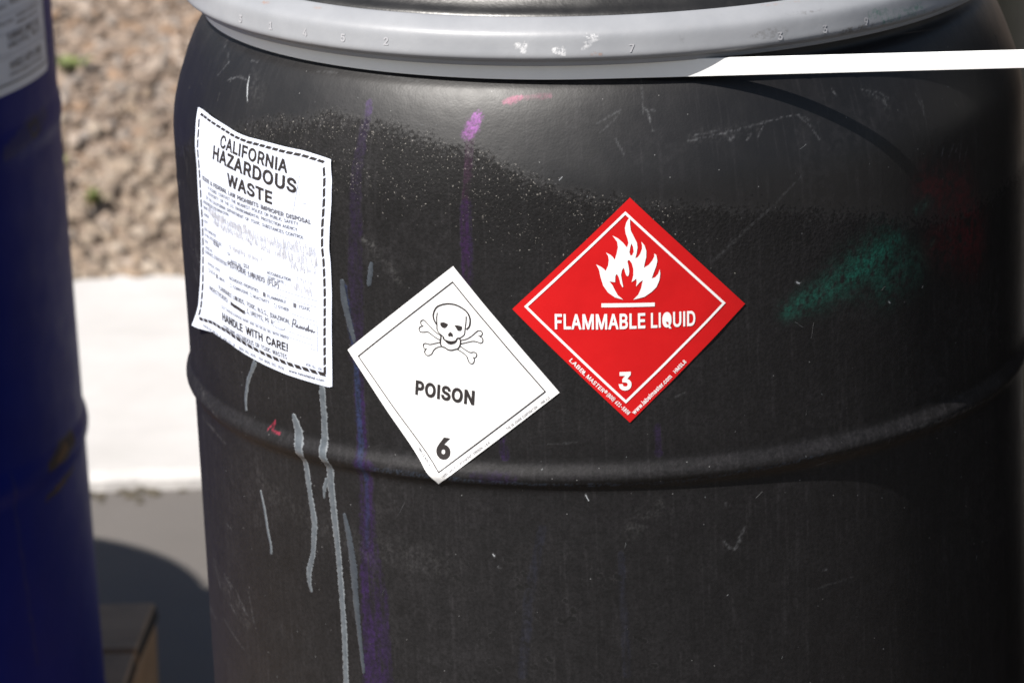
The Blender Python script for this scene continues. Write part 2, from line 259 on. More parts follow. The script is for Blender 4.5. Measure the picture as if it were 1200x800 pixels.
PITLINE=[[-72.51,164.6],[-61.15,187.9],[-52.33,199.9],[-43.84,210.3],[-36.56,217.1],[-27.83,216.6],[-20.87,210.5],[-14.01,204.0],[-7.39,191.3],[-1.01,177.7],[5.31,173.1],[14.81,167.3],[24.86,159.7],[34.74,149.2],[49.91,128.5]]
RINGST=[["white",0.9,[[-8.3,263.3,4.0],[-7.66,261.2,5.14],[-7.18,264.8,2.86]]],["white",0.8,[[-3.59,260.4,3.43],[-2.83,259.8,5.71],[-2.3,258.2,2.86]]],["white",0.7,[[0.4,268.2,4.0],[1.48,266.9,5.14],[2.24,266.8,2.86]]],["white",0.6,[[0.12,261.0,2.29],[1.02,263.9,2.86],[0.37,265.1,2.29]]],["rust",0.7,[[1.29,257.6,2.29],[2.27,256.9,2.29]]],["rust",0.8,[[-49.17,275.4,1.71],[-48.01,275.6,1.71]]],["rust",0.5,[[-39.54,277.2,1.14],[-38.3,277.3,1.14]]],["grime",0.5,[[22.05,260.3,2.86],[24.46,261.1,6.86],[26.3,261.0,5.71]]],["grime",0.8,[[35.43,254.4,3.43],[37.56,254.9,4.57],[40.22,254.4,3.43]]],["grime",0.4,[[32.02,254.1,2.29],[35.42,253.8,2.86]]],["green2",0.75,[[40.26,261.3,5.71],[41.18,261.6,6.86]]],["green2",0.55,[[42.08,255.6,4.57],[44.49,255.2,4.57],[47.05,258.4,5.71],[49.76,259.2,5.71]]],["green2",0.4,[[42.88,257.6,11.43],[47.03,255.2,11.43],[49.75,256.0,8.0]]],["teal",0.35,[[-8.91,280.4,2.29],[-2.33,279.5,2.86],[4.19,279.3,2.86],[12.98,279.1,2.86],[22.16,278.5,2.29]]],["teal",0.3,[[-33.25,281.7,2.86],[-26.56,281.4,3.43],[-20.74,281.3,2.29]]],["rust",0.25,[[24.54,275.6,1.14],[29.53,275.2,1.14],[33.48,275.2,1.14]]],["grime",0.5,[[27.22,270.4,1.14],[30.14,269.6,1.71],[32.78,269.9,1.14]]],["grime",0.5,[[52.64,253.5,2.29],[55.82,252.7,2.29]]],["grime",0.3,[[15.05,253.3,2.29],[18.48,252.8,3.43]]],["rust",0.4,[[42.06,252.9,1.71],[47.01,251.5,2.29]]],["grime",0.6,[[-38.19,257.1,1.71],[-37.88,257.3,1.71]]],["grime",0.35,[[12.55,265.8,2.29],[12.75,262.1,2.29]]]]
DIGITS=[["3",-52.87,263.8],["1",-45.94,264.1],["4",-39.26,263.7],["5",-32.8,263.6],["2",-26.16,263.9],["7",6.2,260.4],["3",25.8,258.9],["3",32.43,258.8],["9",39.15,258.6]]
FLAME=[[0.1,58.12],[0.01,54.52],[0.51,50.2],[2.42,46.28],[4.08,42.79],[4.5,39.75],[3.91,35.88],[3.16,33.14],[4.66,33.7],[6.16,35.82],[7.17,38.81],[7.25,40.97],[6.75,43.31],[8.67,40.93],[9.76,37.44],[9.67,33.55],[8.83,30.12],[8.25,27.02],[11.18,28.75],[13.27,31.27],[14.53,33.82],[14.53,35.72],[15.79,34.63],[16.38,31.15],[15.79,28.15],[14.53,24.73],[12.94,20.28],[14.95,20.81],[16.88,22.91],[17.72,25.73],[18.15,22.86],[17.48,18.55],[15.8,14.71],[12.86,11.78],[8.66,8.87],[1.96,7.23],[4.89,10.29],[6.57,14.15],[7.66,19.41],[5.73,18.08],[3.56,15.45],[3.98,18.13],[3.73,20.48],[2.64,19.47],[0.97,18.38],[1.98,22.52],[1.98,26.42],[1.15,29.9],[-0.18,31.92],[-1.1,32.11],[-1.52,31.08],[-0.94,28.65],[-0.44,25.17],[-0.78,22.75],[-1.45,21.99],[-2.2,22.61],[-2.86,24.36],[-3.27,26.27],[-3.86,27.5],[-4.86,25.7],[-5.36,22.67],[-4.7,18.76],[-4.04,15.53],[-4.46,15.1],[-5.71,17.47],[-6.53,20.96],[-7.2,22.7],[-8.2,23.5],[-8.78,21.86],[-8.87,18.39],[-10.54,18.58],[-12.45,19.04],[-10.54,16.67],[-8.89,13.17],[-7.22,10.11],[-4.06,7.36],[-8.9,8.83],[-13.06,11.92],[-15.96,16.28],[-17.61,21.94],[-18.43,26.28],[-20.08,29.57],[-17.17,28.0],[-15.51,26.69],[-14.43,25.47],[-13.01,28.84],[-12.58,32.3],[-12.99,34.89],[-14.23,36.89],[-11.74,35.57],[-10.08,34.0],[-9.09,32.34],[-7.83,36.56],[-7.16,40.0],[-7.57,43.46],[-10.38,47.38],[-7.15,45.61],[-4.24,42.97],[-1.75,39.82],[-0.92,42.48],[-1.33,45.07],[-2.57,48.55],[-2.98,52.0],[-2.15,55.42],[-0.9,57.55]]
FLAMEHOLE=[[0.83,42.44],[1.83,40.25],[2.24,37.22],[1.32,34.83],[0.16,35.11],[-0.34,36.85],[0.16,39.86]]
FBAR=[[-17.08,5.16],[14.79,5.01],[14.87,2.74],[-17.0,2.71]]
SKULLLINES=[[[-8.43,32.0],[-10.15,34.42],[-10.89,37.03],[-10.52,39.86],[-8.96,42.91],[-5.95,45.0],[-1.87,46.45],[2.27,46.72],[5.76,45.97],[9.31,44.34],[11.51,42.19],[12.74,39.32],[12.94,36.61],[12.44,34.13],[10.87,32.14]],[[-8.39,39.58],[-8.57,36.11],[-8.15,32.05],[-7.78,28.68],[-6.09,26.59],[-3.52,25.02]],[[10.26,40.6],[10.33,36.84],[10.1,33.37],[10.0,29.92],[9.45,28.11],[7.19,25.98]],[[-3.52,25.02],[-3.05,23.38],[-1.26,22.69],[1.55,22.53],[4.6,23.58],[5.51,25.33],[7.19,25.98]],[[-4.97,25.77],[-5.13,22.98],[-5.09,20.23],[-4.12,18.48],[-1.98,18.06],[-0.17,17.17],[2.27,17.15],[4.97,18.34],[6.31,18.93],[7.53,21.23],[7.68,24.01],[7.06,25.82]],[[-5.3,25.37],[-8.94,27.07],[-12.68,29.78],[-15.32,32.01],[-16.82,32.94],[-18.56,32.17],[-18.82,30.6],[-17.78,29.08]],[[-16.93,29.26],[-19.01,28.14],[-19.64,26.62],[-18.81,25.06],[-16.3,25.24],[-13.84,25.95],[-10.9,24.6],[-7.97,23.12],[-5.23,22.27]],[[7.64,24.55],[11.31,26.03],[14.54,28.66],[17.05,31.49],[18.65,32.78],[20.5,32.54],[21.03,30.78],[19.8,29.2]],[[18.66,29.9],[19.8,29.2],[21.34,28.43],[21.65,26.08],[20.24,24.96],[18.17,25.5],[15.46,25.38],[12.13,24.11],[7.93,22.33]],[[-5.0,21.07],[-8.43,19.56],[-11.89,18.18],[-14.76,18.28],[-16.14,17.3],[-16.02,15.59],[-14.49,14.17]],[[-13.99,15.32],[-15.13,13.0],[-14.28,11.09],[-12.47,10.77],[-10.42,12.23],[-9.18,14.91],[-7.2,17.04],[-4.12,18.48]],[[7.55,20.89],[11.12,19.12],[14.29,17.96],[16.64,18.57],[18.38,17.98],[18.33,15.9],[16.59,14.57]],[[16.18,15.53],[17.31,14.0],[16.81,11.5],[15.14,11.0],[13.67,12.33],[12.46,14.88],[9.91,16.83],[5.99,18.53]]]
SKULLFILLS=[[[-3.12,24.4],[-2.34,23.18],[-0.2,22.55],[1.9,22.46],[4.6,23.58],[5.63,23.64],[4.03,21.82],[1.68,20.69],[-0.44,20.98],[-2.28,22.29]],[[-5.86,33.53],[-3.81,34.27],[-0.97,33.57],[-1.55,31.94],[-2.85,30.53],[-4.61,30.67],[-5.88,31.8]],[[3.06,33.62],[5.59,33.95],[8.02,33.69],[8.14,32.0],[7.21,30.59],[5.49,30.49],[4.35,32.0]],[[0.89,28.96],[2.36,27.85],[2.68,26.19],[1.66,25.86],[1.14,26.39],[0.63,25.67],[-0.43,25.95],[-0.39,27.34]]]
FLQ=[[0.09,70.43],[70.63,0.46],[-0.09,-70.56],[-70.79,0.27]]
POQ=[[-0.38,70.62],[71.04,0.35],[-0.12,-71.03],[-69.51,0.95]]
HTOP=[[-74.64,72.52],[-57.26,73.42],[-34.83,72.22],[-16.5,72.15],[-0.31,72.16],[25.53,74.03],[51.96,75.37],[71.56,74.81],[76.27,74.51]]
HRIGHT=[[76.27,74.51],[78.37,62.89],[78.75,48.51],[77.56,32.28],[77.16,18.58],[78.17,9.96],[78.71,-12.39],[78.3,-37.61],[78.51,-62.87],[78.45,-71.52]]
HLEFT=[[-74.64,72.52],[-70.71,58.15],[-69.99,48.28],[-66.78,36.41],[-65.79,21.19],[-65.15,1.89],[-65.97,-11.42],[-67.15,-26.35],[-70.32,-45.84],[-76.6,-59.88],[-87.64,-74.34],[-91.75,-80.48]]
HBOT=[[-91.75,-80.48],[-74.06,-77.41],[-52.37,-71.97],[-30.84,-71.3],[-5.47,-72.57],[16.33,-73.27],[39.49,-73.53],[60.4,-72.96],[75.78,-72.66],[78.45,-71.52]]
LABP={"fl":[0.08,0.1012,-0.0343],"po":[-0.3298,0.0594,-0.1221],"hw":[-0.8877,0.1196,-0.0693]}
GLYPHS={"A":[240,[[8,0,101,254,138,254,231,0,198,0,144,151,116,239,123,239,95,151,43,0],[55,71,55,99,185,99,185,71]]],"B":[228,[[30,0,30,254,137,253,152,250,175,239,184,230,195,210,199,187,197,168,193,160,178,143,157,133,166,130,182,123,196,110,201,102,208,81,209,68,205,44,200,33,184,16,172,9,158,4,123,0],[62,29,122,29,140,30,154,34,165,40,172,48,178,68,175,85,166,99,153,109,144,113,135,115,62,115],[62,143,119,143,144,148,151,152,162,163,167,178,167,197,163,206,147,221,135,225,62,226]]],"C":[255,[[134,-3,113,-2,93,4,75,12,59,25,46,40,35,58,27,78,22,101,20,127,22,153,27,176,35,197,46,215,59,230,75,242,93,251,113,256,134,258,170,252,181,248,201,236,210,228,224,209,234,187,236,174,204,174,195,197,179,214,158,224,134,228,119,227,105,223,92,216,80,207,62,182,53,148,53,107,57,88,63,72,80,47,92,38,105,32,134,26,158,30,179,40,195,57,204,80,236,80,234,68,224,45,210,27,201,19,192,12,170,2,146,-3]]],"D":[251,[[109,0,48,0,48,29,127,30,159,40,171,49,182,61,195,90,200,128,195,165,190,180,182,194,172,205,160,214,145,221,129,225,110,226,47,226,47,254,136,253,157,248,176,239,192,228,206,213,217,196,225,175,231,128,229,102,217,59,206,42,192,27,175,15,156,7,134,2],[62,254,62,0,30,0,30,254]]],"E":[209,[[30,0,30,254,186,254,186,226,62,226,62,143,178,143,178,114,62,114,62,29,188,29,188,0]]],"F":[205,[[30,0,30,254,185,254,185,226,62,226,62,139,173,139,173,111,62,111,62,0]]],"G":[260,[[134,-3,113,-2,93,4,75,13,59,25,45,40,35,58,27,78,22,102,20,127,22,153,27,176,35,197,45,215,59,230,74,242,92,251,112,256,132,258,170,252,192,242,202,235,225,208,230,198,237,174,204,174,194,197,178,213,158,224,133,228,118,227,104,223,92,216,80,207,70,196,62,182,53,148,53,107,57,88,63,72,71,59,81,47,92,38,105,32,134,26,148,27,161,31,183,43,191,51,203,74,207,101,217,100,141,100,141,128,239,128,239,100,233,62,225,45,215,31,203,19,188,9,172,2,154,-2]]],"H":[258,[[30,0,30,254,62,254,62,144,196,144,196,254,228,254,228,0,196,0,196,116,62,116,62,0]]],"I":[92,[[30,0,30,254,62,254,62,0]]],"J":[198,[[93,-3,71,-1,53,5,38,16,26,31,19,50,17,86,49,86,50,58,54,47,61,37,70,30,80,26,105,26,115,30,124,37,131,47,135,58,136,73,136,254,168,254,168,73,166,50,159,31,147,16,132,5,113,-1]]],"K":[233,[[52,73,52,108,87,152,182,254,224,254,116,138],[30,0,30,254,62,254,62,0],[186,0,94,130,114,155,224,0]]],"L":[196,[[30,0,30,254,62,254,62,29,181,29,181,0]]],"M":[314,[[30,0,30,254,76,254,139,94,161,24,154,24,176,94,238,254,284,254,284,0,252,0,253,229,234,161,171,0,143,0,85,145,56,229,61,164,61,0]]],"N":[262,[[30,0,30,254,68,254,172,91,207,27,202,27,200,54,199,254,232,254,232,0,193,0,89,165,54,226,60,227,62,164,62,0]]],"O":[267,[[133,-3,112,-2,93,4,75,12,59,25,46,40,35,58,27,78,22,101,20,127,22,153,27,176,35,197,46,215,59,230,75,242,93,251,112,256,133,258,155,256,174,251,192,242,208,230,221,215,232,197,240,176,245,153,247,127,245,101,240,78,232,58,221,40,208,25,192,12,174,4,155,-2],[133,26,148,28,175,38,196,58,204,72,210,88,214,106,215,127,214,148,210,166,204,182,196,196,175,216,162,223,148,227,133,228,119,227,105,223,92,216,71,196,63,182,57,166,53,148,52,127,53,106,57,88,63,72,71,58,92,38,105,32]]],"P":[222,[[30,0,30,254,136,253,152,250,166,244,178,236,195,215,203,189,203,159,195,133,187,121,178,112,166,104,136,94,55,93,55,121,116,121,139,124,149,128,162,139,170,155,172,164,172,184,167,201,156,214,139,223,116,226,62,226,62,0]]],"Q":[267,[[123,80,156,80,234,-24,200,-24],[133,-3,112,-2,93,4,75,12,59,25,46,40,35,58,27,78,22,101,20,127,22,153,27,176,35,197,46,215,59,230,75,242,93,251,112,256,133,258,155,256,174,251,192,242,208,230,221,215,232,197,240,176,245,153,247,127,245,101,240,78,232,58,221,40,208,25,192,12,174,4,155,-2],[133,26,148,28,175,38,196,58,204,72,210,88,214,106,215,127,214,148,210,166,204,182,196,196,175,216,162,223,148,227,133,228,119,227,105,223,92,216,71,196,63,182,57,166,53,148,52,127,53,106,57,88,63,72,71,58,92,38,105,32]]],"R":[224,[[30,0,30,254,136,253,153,250,167,244,178,237,195,217,204,191,204,161,195,136,188,125,178,116,152,103,136,100,48,99,48,128,129,128,149,133,162,143,170,158,173,176,167,202,156,215,149,220,140,223,116,226,62,226,62,0],[177,0,115,115,151,115,214,0]]],"S":[223,[[112,-4,78,0,51,11,32,30,25,42,19,68,52,68,57,51,68,38,83,29,112,25,123,25,143,30,159,40,169,53,173,70,170,84,166,89,148,102,72,126,56,135,43,145,34,156,28,170,26,186,27,200,31,213,37,224,46,234,69,249,83,254,114,258,145,254,158,249,180,234,189,224,195,213,199,202,200,189,169,189,166,201,160,211,151,219,140,225,127,228,102,229,92,227,76,220,64,209,58,195,58,180,61,173,65,167,85,154,156,132,179,119,197,99,201,90,204,69,203,56,199,43,185,21,162,5,147,0]]],"T":[224,[[16,226,16,254,208,254,208,226,128,226,128,0,96,0,96,226]]],"U":[259,[[129,-4,110,-3,93,1,77,8,63,17,52,27,42,40,36,54,31,70,30,87,30,254,62,254,62,89,66,66,70,57,84,40,104,29,129,26,155,29,175,40,193,66,196,89,196,254,229,254,229,87,223,54,207,27,182,8,166,1,149,-3]]],"V":[240,[[102,0,8,254,42,254,108,69,124,15,117,15,133,69,197,254,231,254,139,0]]],"W":[343,[[78,0,8,254,41,254,82,98,98,20,106,73,153,254,190,254,231,98,249,20,244,20,249,47,302,254,335,254,265,0,228,0,184,161,168,237,175,237,159,161,115,0]]],"X":[237,[[9,0,109,142,109,118,15,254,52,254,102,181,122,146,116,146,136,181,187,254,223,254,129,119,129,143,228,0,191,0,134,83,115,116,122,116,113,98,46,0]]],"Y":[236,[[102,0,102,104,8,254,46,254,111,146,125,115,112,115,126,146,140,172,191,254,228,254,134,104,134,0]]],"Z":[219,[[21,0,21,23,137,193,170,238,174,227,20,226,20,254,198,254,198,231,67,40,49,17,45,27,200,29,200,0]]],"0":[227,[[113,-3,95,-2,79,3,65,12,53,24,42,39,34,57,29,77,25,101,24,127,25,153,29,177,43,215,53,230,65,242,79,251,95,256,113,258,131,256,147,251,161,242,174,230,184,215,198,177,203,127,198,77,184,39,174,24,162,12,147,3,131,-2],[113,25,125,26,136,30,153,46,160,58,169,88,172,127,169,166,160,197,145,218,136,224,113,230,91,224,82,218,73,208,62,182,55,148,55,107,58,88,67,58,73,46,91,30,101,26]]],"1":[227,[[38,0,38,27,195,27,195,0],[138,254,138,0,106,0,106,224,43,179,43,213,99,254]]],"2":[227,[[32,0,32,24,141,141,155,163,160,186,157,202,149,215,137,224,112,230,94,227,79,219,69,207,64,190,64,181,33,181,37,209,51,232,60,241,72,248,98,257,127,257,141,254,164,241,181,223,186,211,191,186,185,159,168,129,76,30,195,28,195,0]]],"3":[227,[[109,-3,80,0,54,11,35,29,28,40,22,66,55,66,59,50,75,33,109,25,138,30,152,40,157,46,164,63,164,81,158,98,146,112,127,121,101,124,78,124,78,150,144,224,35,226,35,254,186,254,186,230,106,139,106,144,124,145,140,143,167,131,177,122,192,99,195,86,195,58,185,33,177,22,166,13,141,1]]],"4":[227,[[20,53,20,79,123,254,155,254,54,81,207,81,207,53],[141,0,141,159,171,159,171,0]]],"5":[227,[[111,-3,82,1,59,12,49,20,35,41,30,65,61,65,62,58,69,44,87,30,111,25,130,28,138,32,152,44,161,61,164,81,161,101,157,111,145,125,137,131,119,138,84,134,64,123,34,126,48,254,183,254,183,226,75,226,67,151,89,162,115,167,137,164,156,156,172,143,185,125,193,105,195,94,194,66,191,51,176,26,166,16,141,1]]],"6":[227,[[113,-3,84,1,71,7,50,25,42,37,36,51,33,65,32,81,35,106,40,119,69,170,126,254,161,254,75,131,83,144,98,153,117,157,146,153,158,147,169,140,178,131,185,120,193,94,193,63,190,49,184,36,166,15,155,7,142,1],[113,24,131,27,139,31,152,43,161,59,164,79,161,98,157,107,146,121,131,130,113,133,95,130,80,121,65,99,62,79,65,59,74,43,87,31,95,27]]],"7":[227,[[48,0,162,226,31,226,31,254,195,254,195,224,82,0]]],"8":[227,[[113,-3,82,1,68,6,45,21,31,42,27,54,26,68,29,88,37,106,43,114,58,126,76,132,55,145,46,154,40,165,36,177,36,203,45,225,62,242,73,249,85,254,113,258,128,257,153,249,164,242,181,225,190,203,190,177,180,154,162,138,150,132,168,126,183,114,194,98,200,78,199,54,195,42,181,21,171,13,145,1],[113,25,134,27,150,34,161,46,168,61,168,78,165,87,156,101,149,107,133,115,113,118,93,115,77,107,65,94,58,78,58,61,61,53,64,46,76,34,92,27],[113,145,137,150,144,154,154,165,160,188,154,210,144,221,138,225,113,230,89,225,82,221,72,210,66,188,72,165,82,154,89,150]]],"9":[227,[[113,258,128,257,142,253,155,247,176,229,190,204,193,189,194,161,186,135,158,84,100,0,65,0,151,124,144,111,128,101,109,97,94,98,69,107,58,114,41,134,33,161,33,191,36,205,42,218,50,230,60,239,71,247,84,253,98,257],[113,230,95,227,80,218,74,211,69,204,63,186,63,166,69,148,80,134,87,129,104,122,123,122,139,129,152,140,161,156,164,175,161,195,157,204,146,218,131,227]]],"a":[195,[[80,-4,68,-4,47,2,30,14,24,22,16,42,15,54,18,73,26,87,39,97,63,105,133,117,138,127,133,148,120,161,98,165,75,161,59,150,50,137,20,146,39,173,57,184,66,188,97,192,119,190,143,180,150,175,161,160,168,139,168,0,138,0,138,26,126,12,108,1],[85,23,96,23,114,29,127,40,132,47,137,61,138,95,130,91,67,79,52,70,48,65,46,52,51,36,65,26]]],"b":[212,[[115,-4,94,-1,86,2,69,16,59,29,56,0,26,0,26,254,57,254,57,160,69,173,94,190,103,192,130,191,144,187,168,171,177,160,191,131,194,113,194,75,191,58,185,42,168,17,157,8,144,1,130,-3],[110,23,121,24,131,28,140,33,147,40,158,58,164,95,158,131,147,149,140,156,131,161,110,165,89,161,73,149,62,131,56,95,59,69,67,48,73,39,89,27]]],"c":[198,[[104,-4,87,-3,72,1,58,8,46,17,36,29,22,58,18,75,17,94,18,113,28,146,46,171,58,180,72,187,87,191,104,192,130,189,153,178,170,161,181,138,151,131,145,145,135,155,121,162,104,165,81,161,65,148,59,139,51,118,48,94,49,81,54,59,65,40,73,33,92,24,104,23,121,26,135,33,146,44,152,59,181,51,171,28,153,11,130,0]]],"d":[212,[[98,-4,82,-3,68,1,56,8,44,17,27,42,18,75,17,94,18,113,27,146,35,160,56,180,69,187,83,191,109,192,118,190,144,173,153,160,155,254,186,254,186,0,156,0,156,29,143,16,126,2,109,-3],[102,23,123,27,132,32,139,39,150,58,156,95,150,131,139,149,132,156,123,161,102,165,81,161,72,156,65,149,54,131,48,95,51,70,59,48,65,40,81,28,91,24]]],"e":[202,[[106,-4,88,-3,73,1,58,8,46,17,28,42,18,75,18,112,28,145,36,159,58,180,71,187,86,191,103,192,133,187,142,183,160,170,167,162,179,141,185,113,186,85,37,85,37,110,169,110,155,101,149,134,138,151,123,161,103,165,92,164,73,157,59,143,54,135,49,116,49,75,55,53,67,37,85,26,106,23,127,26,143,36,153,53,182,45,174,27,160,13,151,7,130,-1]]],"f":[127,[[114,190,114,164,3,164,3,190],[40,0,41,226,48,243,53,250,60,255,68,259,94,265,111,263,121,260,114,234,97,237,82,234,77,230,72,218,71,0]]],"g":[213,[[103,-75,90,-75,67,-70,41,-55,25,-35,51,-20,61,-33,77,-44,103,-49,130,-44,141,-38,149,-29,154,-17,156,-3,156,34,143,21,126,8,109,3,97,2,69,7,56,13,45,22,35,32,28,45,18,77,18,114,27,147,35,160,56,180,69,187,83,191,109,192,119,190,144,173,154,159,157,190,186,190,186,-4,185,-20,181,-33,175,-45,157,-62,132,-72],[102,30,113,30,123,33,139,44,150,61,156,83,156,109,150,132,145,141,139,150,132,156,114,164,102,165,81,161,65,149,54,131,48,96,54,61,65,44,81,33,91,30]]],"h":[205,[[57,113,57,0,26,0,26,254,57,254,57,144,51,144,66,172,76,181,87,187,100,191,126,191,137,189,157,178,170,160,175,149,178,135,179,0,148,0,147,131,143,143,136,152,128,159,105,165,80,159,63,141,58,124]]],"i":[83,[[26,0,26,190,57,190,57,0],[42,221,31,224,23,231,21,236,21,247,23,252,31,259,42,262,57,256,63,242,57,227]]],"j":[83,[[26,190,57,190,56,-26,51,-45,46,-53,32,-65,13,-71,-5,-71,-5,-43,9,-43,15,-40,24,-30,26,-23],[42,221,27,227,23,231,20,242,23,252,27,256,42,262,57,256,63,242,57,227]]],"k":[190,[[55,68,55,106,60,106,142,190,180,190,92,100],[26,0,26,254,57,254,57,0],[147,0,74,93,96,114,186,0]]],"l":[86,[[28,0,28,266,58,266,58,0]]],"m":[305,[[26,0,26,190,56,190,56,148,61,166,66,173,86,188,110,193,123,192,144,180,157,160,160,147,163,164,169,172,190,187,218,193,229,192,249,186,264,173,275,154,278,141,278,0,248,0,247,139,243,149,236,156,228,161,209,165,201,165,187,160,173,145,168,124,168,0,137,0,136,140,126,156,119,161,100,165,79,160,73,156,67,151,60,137,57,119,57,0]]],"n":[205,[[57,113,57,0,26,0,26,190,56,190,56,144,51,144,66,172,76,181,87,187,100,191,126,191,137,189,156,178,164,170,170,160,175,149,178,135,179,0,148,0,147,131,143,143,136,152,128,159,105,165,80,159,63,141,58,124]]],"o":[208,[[104,-4,87,-3,72,1,58,8,46,17,36,29,22,58,18,75,17,94,18,113,28,146,46,171,58,180,72,187,87,191,104,192,120,191,136,187,161,171,180,146,186,130,191,94,186,58,180,43,161,17,136,1,120,-3],[104,23,116,24,126,28,143,40,154,59,160,94,154,129,143,148,126,161,104,165,81,161,65,148,54,129,48,94,54,59,65,40,81,28,92,24]]],"p":[212,[[26,-71,26,190,56,190,56,160,69,173,94,190,115,192,130,191,144,187,168,171,177,160,191,131,194,113,194,75,191,58,185,42,168,17,157,8,144,1,130,-3,104,-3,86,2,69,16,59,29,57,-71],[110,23,121,24,131,28,140,33,147,40,158,58,164,95,158,131,147,149,140,156,131,161,110,165,89,161,73,149,62,131,56,95,59,69,67,48,73,39,89,27]]],"q":[212,[[186,-71,155,-71,155,29,143,16,126,2,109,-3,82,-3,68,1,44,17,27,42,18,75,18,113,22,131,27,146,35,160,56,180,69,187,83,191,98,192,118,190,144,173,153,160,156,190,186,190],[102,23,123,27,132,32,139,39,150,58,156,95,150,131,139,149,132,156,123,161,102,165,81,161,72,156,65,149,54,131,48,95,51,70,59,48,65,40,81,28,91,24]]],"r":[130,[[26,0,26,190,56,190,56,160,62,169,76,184,96,191,122,192,122,161,103,163,87,160,73,153,63,142,57,118,57,0]]],"s":[182,[[91,-4,67,-2,46,6,38,12,25,27,18,47,47,53,55,36,62,30,80,24,103,24,113,26,129,37,133,44,134,51,131,63,122,72,115,75,75,85,46,96,36,104,29,113,23,137,27,157,39,173,48,180,69,189,106,192,117,190,136,182,149,170,162,145,134,139,127,152,114,163,94,166,83,165,74,163,59,153,54,139,55,132,62,122,86,111,131,100,153,86,160,76,164,66,166,53,165,43,156,24,140,9,130,3,118,-1]]],"t":[114,[[102,190,102,164,3,164,3,190],[32,236,63,236,63,49,65,35,72,27,85,25,101,27,107,1,84,-2,69,-1,56,4,46,11,38,20,34,32,32,46]]],"u":[205,[[91,-3,79,-2,57,5,41,20,30,41,26,69,26,190,57,190,58,58,68,37,88,26,100,25,125,31,137,41,142,48,145,57,148,76,148,190,179,190,179,0,149,0,149,46,154,46,147,30,139,18,129,8,117,2]]],"v":[195,[[81,0,9,190,42,190,83,78,103,10,92,10,112,78,152,190,186,190,113,0]]],"w":[284,[[69,0,11,190,44,190,67,107,88,21,82,21,103,107,126,190,158,190,191,68,201,21,196,21,206,68,240,190,272,190,215,0,184,0,159,86,138,169,145,169,124,86,99,0]]],"x":[189,[[10,0,86,109,86,86,14,190,50,190,104,103,88,103,101,127,141,190,176,190,104,84,104,107,179,0,143,0,86,91,102,91,74,43,46,0]]],"y":[195,[[24,-69,31,-43,52,-44,65,-37,75,-18,81,-1,9,190,42,190,83,78,103,10,92,10,101,43,112,78,153,190,186,190,102,-29,88,-54,70,-68,46,-73,32,-72]]],"z":[190,[[21,0,21,23,127,160,24,161,24,190,166,190,166,165,63,28,169,28,169,0]]],".":[94,[[48,-2,31,4,25,20,26,27,31,37,42,43,54,43,64,37,68,32,71,20,68,9,64,4]]],",":[94,[[19,-60,34,36,68,36,42,-60]]],"-":[227,[[168,122,168,94,57,94,57,122]]],"(":[137,[[45,103,50,162,66,221,88,270,118,270,95,214,81,157,76,103,80,57,94,8,118,-48,88,-48,75,-23,64,2,49,53]]],")":[137,[[19,-48,43,9,57,58,61,103,56,157,41,214,19,270,48,270,71,221,86,162,92,103,91,78,81,27,72,1,48,-48]]],"&":[224,[[98,-3,68,1,55,6,44,13,27,31,21,42,17,67,20,86,24,95,42,117,118,176,127,187,131,202,127,217,123,223,117,227,109,230,101,230,84,227,73,216,68,199,73,182,84,164,219,0,182,0,61,146,44,172,40,181,38,199,41,220,45,229,58,244,67,249,88,256,100,257,123,253,141,244,154,230,161,212,162,202,158,181,146,162,128,146,77,109,55,87,51,80,48,66,51,50,59,38,72,29,87,24,106,24,126,30,151,48,163,65,172,87,174,112,204,112,201,83,198,72,185,46,166,23,158,15,136,3,111,-3]]],"!":[98,[[34,80,32,254,66,254,64,80],[49,-2,33,4,29,9,26,20,29,32,33,37,49,43,65,37,69,32,72,20,69,9,65,4]]],":":[94,[[48,-2,31,4,25,20,26,27,31,37,42,43,54,43,64,37,68,32,71,20,68,9,64,4],[48,135,36,138,31,142,25,158,28,170,31,174,36,178,48,181,59,178,64,174,68,170,71,158,68,147,64,142,59,138]]],"®":[231,[[116,59,102,60,77,67,55,80,46,88,30,108,24,120,17,145,16,158,17,172,24,197,37,219,46,229,55,237,77,250,102,257,116,258,129,257,154,250,166,244,186,229,202,208,212,185,215,158,212,132,202,108,186,88,166,73,154,67,129,60],[116,83,129,84,142,88,154,93,164,101,173,110,187,132,191,158,187,185,173,207,154,224,129,233,116,234,102,233,90,229,78,224,67,216,58,207,45,185,40,158,45,132,58,110,67,101,78,93,90,88,102,84],[137,113,114,156,137,156,159,113],[81,113,81,204,126,204,139,201,151,191,156,175,151,158,139,147,125,144,93,144,93,159,119,159,129,163,133,175,133,180,129,186,120,189,101,189,101,113]]]," ":[140,[]]}
